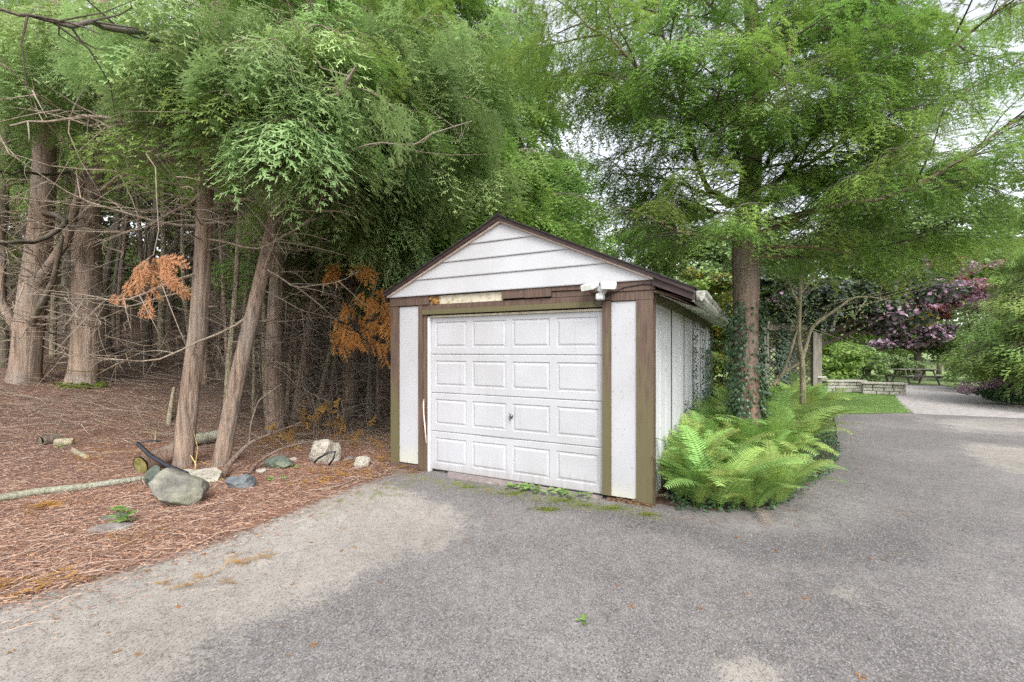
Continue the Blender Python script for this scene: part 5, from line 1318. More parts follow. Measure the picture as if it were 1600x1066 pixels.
for i, (x, y) in enumerate(FP):
    T = empty('fern', (x, y, 0), flab[i] if i < len(flab) else 'bright green fern deep within the bed beside the garage', 'fern', None if i < len(flab) else 'ferns filling the bed')
    n = 12 if i < 12 else 9; h = rs.uniform(.8, 1.15) * .98 * (.62 if i == 3 else .82 if i in (0, 1) else (.85 if i in (2, 5, 6) or 6 < i < 12 else 1.12)); off = rs.rand() * 6.28
    for k in range(n):
        a = off + k * 6.283 / n + rs.uniform(-.3, .3); s = h * rs.uniform(.75, 1.1); tilt = rs.uniform(-.12, .30 if 12 < i or i < 4 else .08)
        o = put('frond', FR[rs.randint(6)], T, loc=(.03 * math.cos(a), .03 * math.sin(a), .0), rot=(rs.uniform(-.2, .2), tilt, a), scale=(s, s * rs.uniform(.85, 1.1), s))
    if i % 4 == 1:
        o = put('frond', FRB, T, rot=(rs.uniform(-.3, .3), .7, off + .3), scale=rs.uniform(.4, .6)); o['label'] = 'withered brown frond'
# ------------------------------------------------------------------ litter, rocks and wood on the forest edge
edgeP = edge_left + [gl(-3.69, .12), (-2.5, 9), (-14, 12), (-12, 1)]
def litter(name, n, lab, mt, region, lmin, lmax, wmin, wmax, seed, curved=False, zoff=.01, segs=3):
    rs = np.random.RandomState(seed); A = Acc()
    P = []
    while len(P) < n:
        m = n * 2; Y = 2.6 + rs.rand(m) ** 1.7 * 8.5; px = rs.uniform(-250, 640, m); x = (px - 800) / F * Y
        q = np.stack([x, Y], 1); d = polyd(q, region); keep = (d > 0) | (rs.rand(m) < np.exp(d / .16) * .45)
        ins = polyd(q, [gl(-3.72, -.04), gl(1, -.04), gl(1, 8), gl(-3.72, 8)]) < 0
        P += [tuple(k) for k in q[keep & ins]]
    P = np.array(P[:n])
    z = np.array([max(ter(x, y) + .014, .012) for x, y in P]) + zoff
    a = rs.uniform(0, math.pi, n); a = np.where(rs.rand(n) < .5, rs.normal(size=n) * .5 + .25, a)
    l = np.exp(rs.uniform(math.log(lmin), math.log(lmax), n)); w = rs.uniform(wmin, wmax, n)
    d = np.stack([np.cos(a), np.sin(a), rs.normal(size=n) * .14], 1); s = np.stack([-np.sin(a), np.cos(a), np.zeros(n)], 1)
    cv = rs.normal(size=n) * (.18 if curved else .08); lift = np.abs(rs.normal(size=n)) * (.10 if curved else .06)
    C = np.stack([P[:, 0], P[:, 1], z], 1); V = []
    us = np.linspace(-.5, .5, segs + 1)
    slope = np.array([(ter(x + .1, y) - ter(x - .1, y)) / .2 for x, y in P]); slopey = np.array([(ter(x, y + .1) - ter(x, y - .1)) / .2 for x, y in P])
    for u in us:
        off = (d * (u * l)[:, None] + s * (cv * (u * u) * 4 * l * .5)[:, None]); off[:, 2] += lift * l * (1 - 4 * u * u) * .7 + off[:, 0] * slope + off[:, 1] * slopey
        ww = w * (1 - .5 * abs(u)) ; V.append(C + off - s * ww[:, None] + [0, 0, 0]); V.append(C + off + s * ww[:, None] + np.array([0, 0, 1]) * (w * .8)[:, None])
    V = np.stack(V, 1); k = V.shape[1]
    Q = np.concatenate([np.arange(n)[:, None] * k + np.array([j * 2, j * 2 + 1, j * 2 + 3, j * 2 + 2])[None] for j in range(segs)])
    A.add(V.reshape(-1, 3), Q, 0, np.repeat(rs.rand(n), k))
    return tag(put(name, A.mesh(name, M[mt])), lab, 'litter', kind='stuff')
def m_lit(name, stops):
    m, t, b, o = mat(name); L(t, ramp(t, attr(t), stops), b.inputs['Base Color']); b.inputs['Roughness'].default_value = .9; return m
M['lit_needle'] = m_lit('needle_litter', [(0, (.06, .032, .023)), (.35, (.19, .095, .062)), (.7, (.35, .19, .125)), (.92, (.50, .36, .27)), (1, (.50, .22, .07))])
M['lit_twig'] = m_lit('twig_litter', [(0, (.09, .05, .035)), (.5, (.26, .16, .12)), (1, (.50, .38, .30))])
litter('needle_litter', 85000, 'rust-brown cedar needles covering the forest edge', 'lit_needle', edgeP, .012, .055, .0012, .0034, 3)
litter('twig_litter', 6500, 'pale fallen twigs strewn over the needles', 'lit_twig', edgeP, .06, .32, .0010, .0026, 4, True, .015, 4)
rs = np.random.RandomState(41)
# twigs standing loose in the deeper wood floor
A = Acc()
for i in range(2600):
    Y = rs.uniform(7.5, 17); px = rs.uniform(-300, 600); x = (px - 800) / F * Y
    if polyd([[x, Y]], [gl(-4.1, -1), gl(1, -1), gl(1, 8.5), gl(-4.1, 8.5)])[0] > 0: continue
    z = ter(x, Y) + rs.rand() * .18; l = rs.uniform(.3, 1.5); a = rs.uniform(0, 6.28); sl = (ter(x + .3 * math.cos(a), Y + .3 * math.sin(a)) - ter(x, Y)) / .3
    d = np.array([math.cos(a), math.sin(a), sl + rs.normal() * .10]); e = np.array([rs.normal(), rs.normal(), -.2 * rs.rand()]) * .25; u = np.linspace(0, 1, 5)[:, None]
    tube(A, np.array([x, Y, z]) + (d * u + e * u * u) * l, np.linspace(1, .4, 5) * rs.uniform(.002, .006), 3)
tag(put('fallen_twigs', A.mesh('fallen_twigs', M['twig'])), 'loose fallen twigs over the floor of the wood', 'twigs', kind='stuff')
# orange dead sprays lying about
A = Acc()
SP_O = [(250, 705, .16, 20), (165, 712, .12, 12), (175, 700, .08, 8), (70, 795, .14, 14), (40, 800, .10, 8), (20, 915, .06, 8), (530, 740, .16, 22), (500, 755, .12, 12), (545, 725, .10, 12), (620, 728, .12, 16), (130, 765, .06, 6), (600, 720, .12, 12),
        (240, 680, .08, 8), (90, 920, .1, 6), (320, 905, .10, 7), (400, 870, .05, 4), (210, 840, .12, 8), (480, 760, .12, 8), (640, 735, .10, 10), (575, 742, .14, 10)]
for px, py, r, n in SP_O:
    c = pick(px, py)
    for k in range(n):
        x, y = c[0] + rs.normal() * r, c[1] + rs.normal() * r; z = max(ter(x, y), .01) + .02 + rs.rand() * .03
        a = rs.uniform(0, 6.28); place_spray(A, SPR[rs.randint(4)], np.array([x, y, z]), np.array([math.cos(a), math.sin(a), rs.uniform(-.02, .25)]), np.array([rs.normal() * .3, rs.normal() * .3, 1]), rs.uniform(.25, .6), rs.uniform(-.3, .1))
tag(put('fallen_sprays', A.mesh('fallen_sprays', M['cedar_dead'])), 'orange-brown dead cedar sprays lying on the litter', 'litter', kind='stuff')
# upright rusty twigs round the foot of the reddish cedars
A = Acc(); W_ = Acc()
for px, py, Y, r, n in ((440, 685, 7.9, .10, 14), (455, 700, 7.7, .09, 9), (430, 668, 8.0, .07, 8), (500, 640, 8.3, .12, 11), (480, 655, 8.2, .12, 9), (520, 665, 8.2, .14, 11), (545, 690, 8.0, .14, 9), (515, 632, 8.3, .08, 7), (560, 675, 8.2, .12, 6), (415, 705, 7.5, .09, 5), (590, 690, 8.0, .12, 5)):
    c = at(px, py, Y)
    for k in range(n):
        q = c + rs.normal(size=3) * r * np.array([1, 1, .6]); q[2] = max(q[2], .05); d = rs.normal(size=3) * .7 + np.array([0, 0, -.35]); place_spray(A, SPR[rs.randint(4)], q, d, rs.normal(size=3), rs.uniform(.3, .6), rs.uniform(-.45, -.1))
        if k % 2: g = np.array([q[0] + rs.normal() * .15, q[1] + .15, 0.0]); tube(W_, [g, (g + q) / 2 + rs.normal(size=3) * .08, q], [.004, .003, .0015], 3)
dt = empty('dead_brush', tuple(pick(500, 690)), 'low rust-coloured dead twigs between the two reddish cedars', 'brush')
o1 = put('dead_foliage', A.mesh('dead_foliage', M['cedar_dead']), dt, loc=-dt.location); o2 = put('twigs', W_.mesh('twigs', M['twig']), dt, loc=-dt.location); o1['kind'] = 'stuff'; o2['kind'] = 'stuff'

def rock(name, label, px, py, w, h, dpt, mt, seed, rz=0.0, sink=.15, prof=None, sub=4, jag=.16, tilt=(0, 0), shear=0.0):
    """px, py: bottom centre pixel; w, h, dpt in metres"""
    import bmesh
    bm = bmesh.new(); bmesh.ops.create_icosphere(bm, subdivisions=sub + 1, radius=1.0)
    rs = np.random.RandomState(seed); off = rs.uniform(0, 50, 3)
    pl = [Vector(rs.normal(size=3)).normalized() for _ in range(13)]
    for v in bm.verts:
        p = v.co.copy()
        for q in pl:
            d = p.dot(q)
            if d > .68: p -= q * (d - .68) * .97
        n = jag * noise.noise(Vector((p.x * 1.3 + off[0], p.y * 1.3 + off[1], p.z * 1.3 + off[2]))) + .05 * noise.noise(p * 4 + Vector(off)) + .03 * noise.noise(p * 9) + .015 * noise.noise(p * 23)
        p *= 1 + n
        z = p.z
        if prof: p.x *= prof(p.z)
        p.x += shear * p.z
        v.co = Vector((p.x * w / 2, p.y * dpt / 2, z * h / 2 + h / 2 - sink * h))
    me = bpy.data.meshes.new(name); bm.to_mesh(me); bm.free()
    me.polygons.foreach_set('use_smooth', np.ones(len(me.polygons), bool)); me.materials.append(M[mt])
    b = pick(px, py); o = put(name, me, None, loc=(b[0], b[1] + dpt * .35, b[2]), rot=(tilt[0], tilt[1], rz)); return tag(o, label, 'rock')
rock('boulder', 'largest grey-green boulder, lying on the rust litter in front of the leaning cedar', 264, 796, .62, .47, .42, 'rock_green', 3, .25, .18, lambda z: 1.05 - .45 * max(z, 0), jag=.14, shear=-.28)
rock('rock', 'mossy greenish rock tucked behind the largest boulder', 234, 768, .20, .34, .22, 'rock_dkgreen', 14, .3, .1)
rock('rock', 'pale tan stone at the end of the black hose', 318, 757, .42, .24, .3, 'rock_tan', 5, .1)
rock('rock', 'small blue-grey stone beside the broken end of the branch', 368, 767, .40, .19, .28, 'rock_blue', 7, -.1)
rock('rock', 'dark green stone behind the arching branches', 432, 735, .42, .22, .3, 'rock_dkgreen', 9, 0)
rock('rock', 'large pale speckled round rock with a black hose across it', 500, 727, .52, .44, .4, 'rock_speck', 11, .2, .12)
rock('rock', 'pale stone right of the speckled rock, nearest the garage', 563, 732, .28, .18, .22, 'rock_tan', 13, 0)
rock('rock', 'flat half-buried stone between the speckled rock and the pale one', 543, 722, .18, .07, .18, 'rock_flat', 15, 0)
rock('rock', 'small cream stone at the foot of the dark green stone', 407, 741, .16, .09, .15, 'rock_speck', 17, 0)
rock('rock', 'thin pale stone behind the tan stone by the hose', 290, 742, .30, .08, .15, 'rock_tan', 19, 0)
rock('rock', 'small cream stone right of the dark green stone', 455, 722, .20, .07, .15, 'rock_speck', 20, 0)
rock('flat_stone', 'flat grey-purple slate lying in the litter under the small weed', 165, 836, .46, .10, .26, 'rock_flat', 21, .55, .35, tilt=(.1, 0))
rock('flat_stone', 'dark flat stone just behind the grey-purple slate', 172, 815, .34, .07, .18, 'rock_dkgreen', 22, .35, .3)
rock('rock', 'pale mossy stone low in the litter, in front of the largest boulder', 196, 799, .16, .05, .14, 'rock_speck', 23, .2, .4)

def log(name, label, a, b, r, mt, cap='cut_wood', n=14, seed=0, lift=None, cat='log'):
    pa, pb = np.array(a, float), np.array(b, float); rs = np.random.RandomState(seed); k = 10; u = np.linspace(0, 1, k)[:, None]
    P = pa * (1 - u) + pb * u + rs.normal(size=(k, 3)) * r * .03
    rid = 1 + .05 * rs.normal(size=(1, n)) + .02 * rs.normal(size=(k, n)); org = pa.copy()
    T = empty(name, tuple(org), label, cat); A = Acc(); tube(A, P - org, np.ones(k) * r, n, ridges=rid); put('log_bark', A.mesh('log_bark', M[mt], True), T)
    for q, s in ((0, -1), (-1, 1)):
        C_ = Acc(); ax = (pb - pa) / np.linalg.norm(pb - pa); U = np.cross(ax, [0, 0, 1.0]); U /= np.linalg.norm(U); Vv = np.cross(U, ax)
        an = np.arange(n) * 2 * math.pi / n; c = P[q] - org + ax * s * .002
        rr = r * .96 * np.ones(n)
        ring = [c + rr[i] * (math.cos(an[i]) * U + math.sin(an[i]) * Vv) for i in range(n)]
        ri_ = [c + ax * s * .004 + rr[i] * .5 * (math.cos(an[i]) * U + math.sin(an[i]) * Vv) for i in range(n)]
        C_.add(ring + ri_ + [c], [[i, (i + 1) % n, n + (i + 1) % n, n + i] for i in range(n)]); C_.add(ri_ + [c + ax * s * .002], [[i, (i + 1) % n, n] for i in range(n)])
        put('cut_end', C_.mesh('cut_end', M[cap]), T)
    return T
g_ = lambda px, py, dz=0: np.array(pick(px, py)) + [0, 0, dz]
log('log', 'short thick log with a mossy yellow cut end, left behind the largest boulder', g_(219, 742, .12), g_(226, 742, .12) + [.10, .52, .10], .125, 'bark_red', 'cut_moss', 12, 1)
log('log', 'pale split log lying behind the two leaning cedars', g_(283, 702, .10), g_(352, 690, .14), .095, 'log_pale', 'log_pale', 9, 2)
log('log', 'small brown log section lying left, its dark end facing the driveway', g_(62, 697, .06), g_(62, 697, .08) + [.1, .2, 0], .075, 'bark_dark', 'bark_dark', 10, 3)
log('log', 'small tan split log with a green weed at its side', g_(87, 697, .05), g_(114, 697, .06), .058, 'bark_pale', 'cut_wood', 9, 4)
log('log', 'short broken pale stick of wood left of the fallen orange sprays', g_(115, 708, .03), g_(136, 718, .03), .04, 'bark_pale', 'cut_wood', 7, 5)
A = Acc(); pts = [g_(-60, 800, .05), g_(0, 786, .05), g_(60, 776, .05), g_(130, 768, .05), g_(200, 758, .05), g_(235, 752, .045)]
tube(A, pts, [.048, .045, .043, .041, .037, .034], 10, cap=True); tag(put('pole', A.mesh('pole', M['log_pale'], True)), 'long pale grey-green pole lying on the litter left of the largest boulder', 'pole')
# curved bare branches with broken ends
def bent(name, label, pts, rad, mt, tip=True, twigs=6, seed=0):
    P = np.array(pts); k = 16; u = np.linspace(0, 1, len(P)); uu = np.linspace(0, 1, k); Q = np.stack([np.interp(uu, u, P[:, j]) for j in range(3)], 1); Q[1:-1] = (Q[:-2] + 2 * Q[1:-1] + Q[2:]) / 4
    rs = np.random.RandomState(seed); org = Q[0].copy(); T = empty(name, tuple(org), label, 'branch'); A = Acc(); tube(A, Q - org, np.interp(uu, [0, 1], rad), 8)
    put('stem', A.mesh('stem', M[mt], True), T)
    for i in range(twigs):
        B_ = Acc(); j = rs.randint(4, k - 1); d = rs.normal(size=3); d[2] = abs(d[2]) * .6; l = rs.uniform(.2, .8); tube(B_, [Q[j] - org, Q[j] - org + d * l * .3, Q[j] - org + d * l * .6 + rs.normal(size=3) * .06], [.006, .004, .0015], 4); put('twig', B_.mesh('twig', M[mt]), T)
    if tip:
        B_ = Acc(); d = Q[0] - Q[1]; d /= np.linalg.norm(d); tube(B_, [Q[0] - org, Q[0] - org + d * .09, Q[0] - org + d * .16], [rad[0] * .95, rad[0] * .7, .004], 6); put('broken_end', B_.mesh('broken_end', M['cut_wood']), T)
bent('fallen_branch', 'thick curved bare branch with a broken yellow end, arching right from the blue-grey stone', [g_(345, 752, .02), at(362, 720, 6.3), at(392, 690, 6.8), at(432, 675, 7.3), at(470, 660, 7.8)], (.042, .012), 'bark_red', seed=1)
bent('fallen_branch', 'second curved bare branch arching over the dark green stone', [g_(388, 745, .02), at(402, 722, 6.5), at(440, 700, 6.9), at(490, 688, 7.3), at(560, 690, 7.8)], (.026, .008), 'bark_red', False, seed=2)
bent('fallen_branch', 'thin upright bare stem rising between the reddish cedar and the arching branch', [at(388, 700, 6.9), at(392, 660, 6.9), at(404, 625, 7.0), at(440, 600, 7.2)], (.012, .005), 'twig', False, 3, seed=3)
bent('fallen_branch', 'thin brown branch lying flat on the litter in front of the speckled rock', [g_(496, 770, .03), g_(530, 765, .04), g_(565, 748, .03), g_(580, 735, .03)], (.010, .004), 'twig', False, 2, seed=4)
bent('dead_sapling', 'short mossy stub rising behind the leaning cedar', [g_(262, 668, -.05), g_(267, 650, .18), g_(272, 632, .35)], (.05, .03), 'bark_pale', False, 2, seed=5)
bent('dead_sapling', 'thin short stub standing behind the mossy yellow log end', [g_(243, 693, -.05), g_(243, 693, .22)], (.018, .014), 'bark_pale', False, 1, seed=6)
bent('fallen_branch', 'small forked pale stick standing behind the pale tan stone', [g_(304, 748, .0), at(306, 725, 6.3), at(298, 712, 6.4)], (.014, .006), 'cut_wood', False, 2, seed=7)
# black hoses
A = Acc(); P = np.array([at(215, 693, 6.1), at(235, 712, 6.0), at(262, 728, 5.9), at(292, 740, 5.75)]); uu = np.linspace(0, 1, 12); u = np.linspace(0, 1, 4)
tube(A, np.stack([np.interp(uu, u, P[:, j]) for j in range(3)], 1), .026, 8, cap=True); tube(A, [P[0], P[0] + [.10, .05, .03], P[0] + [.2, .15, .0]], .012, 6)
tag(put('hose', A.mesh('hose', M['rubber'], True)), 'black hose sloping down over the log towards the pale tan stone', 'hose')
A = Acc(); t = np.linspace(0, 1, 14); a_, b_, c_, d_ = at(491, 723, 6.55), at(505, 712, 6.4), at(524, 706, 6.45), at(514, 727, 6.5)
tube(A, [a_, (a_ + b_) / 2 + [0, 0, .015], b_, (b_ + c_) / 2 + [0, -.02, .02], c_, (c_ + d_) / 2 + [.02, 0, 0], d_], .014, 8, cap=True)
tag(put('hose', A.mesh('hose', M['rubber'], True)), 'bent loop of black hose across the speckled rock', 'hose')

# weeds
def weed(label, px, py, n, s, h, seed, name='weed', mt='weed', spread=.1, c=None):
    rs = np.random.RandomState(seed); b = np.array(pick(px, py)) if c is None else np.array(c); T = empty(name, tuple(b), label, 'weed'); A = Acc(); S = Acc()
    for i in range(n):
        x, y = rs.normal() * spread, rs.normal() * spread * .5; z = h * rs.uniform(.3, 1.0); c_ = np.array([x, y, z]); tube(S, [[x * .4, y * .4, 0], c_], .0015, 3)
        a = rs.uniform(0, 6.28); d = np.array([math.cos(a), math.sin(a), .25]); w = np.array([-d[1], d[0], 0]); l = s * rs.uniform(.6, 1.3)
        V = [c_, c_ + d * l * .35 + w * l * .32 + [0, 0, .02 * l], c_ + d * l * .75 + w * l * .22, c_ + d * l + [0, 0, -.15 * l], c_ + d * l * .75 - w * l * .22, c_ + d * l * .35 - w * l * .32 + [0, 0, .02 * l], c_ + d * l * .5 - [0, 0, .04 * l]]
        A.add(V, [[0, 1, 6], [1, 2, 6], [2, 3, 6], [3, 4, 6], [4, 5, 6], [5, 0, 6]], 0, rs.rand())
    put('leaves', A.mesh('leaves', M[mt]), T); put('stalks', S.mesh('stalks', M[mt]), T); return T
weed('small weed with lobed green leaves growing by the flat slate', 192, 822, 14, .10, .16, 1, spread=.05)
weed('small green seedling beside the tan split log', 96, 702, 9, .06, .06, 2, spread=.06)
weed('low green weed in the litter in front of the dark green stone', 432, 752, 12, .07, .06, 3, spread=.07)
weed('small green weed beside the low branch by the speckled rock', 468, 734, 9, .05, .06, 4, spread=.09)
for i, (px, py, n) in enumerate([(812, 772, 14), (832, 774, 16), (855, 777, 10), (880, 779, 14), (905, 783, 8)]):
    weed('low leafy weed under the garage door, ' + ['leftmost of the row', 'second of the row', 'middle one of the row', 'fourth of the row', 'rightmost of the row'][i], px, py, n, .085, .035, 20 + i, spread=.075, c=(*gl(sx(px), -.12), .015))
weed('tiny green leaf tuft lying open on the asphalt in front of the door', 917, 975, 5, .045, .012, 30, spread=.02, c=(*P0(917, 975), .01))

# bits fallen on the driveway
rs = np.random.RandomState(55); A = Acc(); Bt = Acc()
for i in range(3200):
    Y = 1.3 + rs.rand() ** 1.3 * 9; px = rs.uniform(-100, 1750); x = (px - 800) / F * Y
    q = polyd([[x, Y]], drive_poly)[0]
    if q < 0: continue
    near = math.exp(-q / .45) * 1.3
    if rs.rand() > .06 + near: continue
    a = rs.uniform(0, 6.28); z = .016
    if rs.rand() < .6:
        place_spray(A, SPRL[rs.randint(3)], np.array([x, Y, z]), np.array([math.cos(a), math.sin(a), .02]), np.array([rs.normal() * .1, rs.normal() * .1, 1]), rs.uniform(.08, .28), rs.uniform(-.5, .2))
    else:
        l = rs.uniform(.04, .25); d = np.array([math.cos(a), math.sin(a), 0]); tube(Bt, [np.array([x, Y, z]), np.array([x, Y, z + .004]) + d * l * .5 + rs.normal(size=3) * [.01, .01, 0], np.array([x, Y, z]) + d * l], [.0022, .002, .001], 3)
tag(put('fallen_sprays', A.mesh('fallen_sprays', M['cedar_dead'])), 'small rusty bits of cedar scattered on the asphalt', 'litter', kind='stuff')
tag(put('fallen_twigs', Bt.mesh('fallen_twigs', M['twig'])), 'thin short twigs scattered on the asphalt', 'litter', kind='stuff')
A = Acc()
for c, r, n in (((-.9, -.28), .20, 1500), ((-.35, -.26), .16, 1200), ((.0, -.3), .12, 700), ((-.95, -.62), .10, 1500), ((-1.5, -.3), .2, 1000), ((-2.1, -.35), .22, 700), ((-.65, -.32), .15, 800)):
    x, y = gl(*c)
    for i in range(n):
        a = rs.uniform(0, 6.28); q = r * abs(rs.normal()) * .6; p = np.array([x + q * math.cos(a) * 1.8, y + q * math.sin(a) * .8, .010 + rs.rand() * .010]); s = rs.uniform(.003, .008); A.add(p + rs.normal(size=(3, 3)) * s * [1, 1, .4], [[0, 1, 2]], 0, rs.rand())
tag(put('moss', A.mesh('moss', M['moss'])), 'yellow-green moss tufts on the asphalt in front of the door', 'moss', kind='stuff')
# small gravel near
A = Acc()
for i in range(5000):
    Y = 1.2 + rs.rand() ** 1.5 * 6; px = rs.uniform(0, 1650); x = (px - 800) / F * Y
    if polyd([[x, Y]], drive_poly)[0] < .1: continue
    s = rs.uniform(.0015, .0038); V = rs.normal(size=(4, 3)) * s * .6 + np.array([x, Y, .011 + s * .3]) + np.array([[s, 0, 0], [-s, s, 0], [0, -s, 0], [0, 0, s]]); A.add(V, [[0, 1, 3], [1, 2, 3], [2, 0, 3]], 0, rs.rand())
M['grit'] = m_lit('grit', [(0, (.05, .045, .045)), (.6, (.26, .24, .24)), (1, (.36, .34, .33))])
tag(put('grit', A.mesh('grit', M['grit'])), 'loose grit and small stones on the asphalt', 'grit', kind='stuff')

# ------------------------------------------------------------------ the garden on the right
# shrubby multi-stemmed tree in front of the lattice
SB = np.array([(1258 - 800) / F * 9.6, 9.6, 0.0]); ST = empty('small_tree', tuple(SB), 'small crooked tree with pale bare stems and sparse leaves in front of the lattice', 'tree')
def stem(pts, rad, name='stem', mt='bark_pale', par=ST, org=SB, n=8):
    P = np.array([at(*p) for p in pts]) - org; k = 14; u = np.linspace(0, 1, len(P)); uu = np.linspace(0, 1, k); Q = np.stack([np.interp(uu, u, P[:, j]) for j in range(3)], 1); Q[1:-1] = (Q[:-2] + 2 * Q[1:-1] + Q[2:]) / 4
    A = Acc(); tube(A, Q, np.interp(uu, np.linspace(0, 1, len(rad)), rad), n); put(name, A.mesh(name, M[mt], True), par); return Q
Y_ = 9.6
tips = []
tips.append(stem([(1256, 680, Y_), (1254, 600, Y_), (1254, 560, Y_), (1246, 530, Y_), (1250, 480, Y_), (1250, 440, Y_), (1260, 400, 9.4)], [.075, .055, .05, .045, .04, .03, .02]))
tips.append(stem([(1254, 560, Y_), (1262, 530, Y_), (1268, 510, 9.5), (1290, 495, 9.4), (1312, 480, 9.3), (1335, 462, 9.2), (1375, 466, 9.0)], [.04, .035, .032, .028, .024, .018, .008]))
tips.append(stem([(1214, 600, 9.8), (1228, 572, 9.7), (1238, 540, 9.6), (1246, 515, Y_)], [.03, .03, .028, .02]))
tips.append(stem([(1208, 602, 9.8), (1222, 584, 9.8), (1236, 575, 9.7), (1252, 566, Y_)], [.04, .035, .03, .025]))
tips.append(stem([(1250, 480, Y_), (1235, 450, 9.4), (1225, 410, 9.2), (1215, 370, 9.0)], [.025, .022, .018, .008]))
tips.append(stem([(1250, 460, Y_), (1275, 430, 9.5), (1300, 400, 9.4), (1320, 385, 9.3)], [.022, .018, .014, .006]))
tips.append(stem([(1255, 420, 9.5), (1280, 400, 9.6), (1330, 375, 9.8)], [.02, .015, .006]))
rs = np.random.RandomState(66); A = Acc(); Wt = Acc()
for Q in tips:
    for k in range(16):
        j = rs.randint(4, len(Q)); 
        if Q[j][2] < 1.7: continue
        d = rs.normal(size=3); d[2] = d[2] * .5 + .3; l = rs.uniform(.25, .7); e = rs.normal(size=3) * .15; a1 = Q[j] + d * l * .5 + e; a2 = Q[j] + d * l + e * 2
        tube(Wt, [Q[j], a1, a2], [.007, .005, .002], 4)
        for m_ in range(26):
            c = Q[j] * .0 + (a1 if m_ % 2 else a2) + rs.normal(size=3) * .16
            nrm = rs.normal(size=3) + [0, 0, .8]; nrm /= np.linalg.norm(nrm); t = np.cross(nrm, rs.normal(size=3)); t /= np.linalg.norm(t); b = np.cross(nrm, t); s = rs.uniform(.018, .034)
            A.add([c - t * s, c + b * s * .5, c + t * s, c - b * s * .5], [[0, 1, 2, 3]], 0, rs.rand())
o = put('leaves', A.mesh('leaves', M['soft_green']), ST); o['kind'] = 'stuff'; put('twigs', Wt.mesh('twigs', M['bark_pale']), ST)['kind'] = 'stuff'

# lattice arbor
AY = 12.6
def gx_(px, Y=AY): return (px - 800) / F * Y
AR = empty('lattice_arbor', (gx_(1240), AY, 0), 'weathered wooden arbor with lattice panels behind the crooked small tree', 'arbor')
def apost(px, y, w=.13, h=2.25): 
    A = Acc(); x = gx_(px) - gx_(1240); box(A, x - w / 2, x + w / 2, y - w / 2, y + w / 2, 0, h, bev=.008); put('post', A.mesh('post', M['grey_wood']), AR)
for px, y in ((1196, 0), (1272, 0), (1287, .22), (1212, 1.4), (1292, 1.5)): apost(px, y)
A = Acc(); box(A, gx_(1186) - gx_(1240), gx_(1300) - gx_(1240), -.11, -.07, 2.22, 2.36); put('beam', A.mesh('beam', M['grey_wood']), AR)
A = Acc(); box(A, gx_(1186) - gx_(1240), gx_(1300) - gx_(1240), 1.42, 1.47, 2.22, 2.36); put('beam', A.mesh('beam', M['grey_wood']), AR)
for k in range(6):
    A = Acc(); x = gx_(1192 + k * 20) - gx_(1240); box(A, x - .02, x + .02, -.3, 1.7, 2.362, 2.45); put('rafter', A.mesh('rafter', M['grey_wood']), AR)
A = Acc(); box(A, gx_(1274) - gx_(1240), gx_(1290) - gx_(1240), -.03, .16, .92, .96); put('crosspiece', A.mesh('crosspiece', M['wall_cap']), AR)
x0, x1 = gx_(1199) - gx_(1240), gx_(1270) - gx_(1240); wL = x1 - x0; sp = .105
def slat_mesh(l):
    A = Acc(); box(A, 0, l, -.004, .004, -.015, .015); return A.mesh('lattice_slat', M['lattice_wood'])
cache = {}
for s in (1, -1):
    k = -20
    c = -2.2
    while c < wL + 2.2:
        # 45 degree slat starting at (c, 0.15) clipped to the panel
        za, zb_ = .15, 2.15; pts = []
        if s == 1: xa, xb = c, c + (zb_ - za)
        else: xa, xb = c, c - (zb_ - za)
        t0, t1 = 0.0, 1.0
        for lim, sg in ((0, 1), (wL, -1)):
            fa, fb = sg * (xa - lim), sg * (xb - lim)
            if fa < 0 and fb < 0: t1 = -1
            elif fa < 0: t0 = max(t0, fa / (fa - fb))
            elif fb < 0: t1 = min(t1, fa / (fa - fb))
        if t1 - t0 > .03:
            l = (t1 - t0) * (zb_ - za) * math.sqrt(2); key = round(l, 2)
            if key not in cache: cache[key] = slat_mesh(key)
            xs_, zs_ = xa + (xb - xa) * t0, za + (zb_ - za) * t0
            put('lattice_slat', cache[key], AR, loc=(x0 + xs_, -.005 if s == 1 else .005, zs_), rot=(0, -R(45) if s == 1 else -R(135), 0))
        c += sp * 1.414
A = Acc(); rs = np.random.RandomState(71)
for i in range(2600):
    z = rs.rand() * 2.3; x = gx_(1224) + rs.normal() * .11; y = AY + .02 + rs.choice([-1, 1]) * rs.uniform(.02, .16)
    ivy_leaf(A, np.array([x, y, z]), np.array([rs.normal() * .4, -1 if y < AY else 1, .3]), rs.uniform(.035, .06), rs, rs.rand() * .5)
tag(put('climbing_ivy', A.mesh('climbing_ivy', M['ivy'])), 'dark column of ivy growing up the middle of the wooden lattice', 'ivy', kind='stuff')

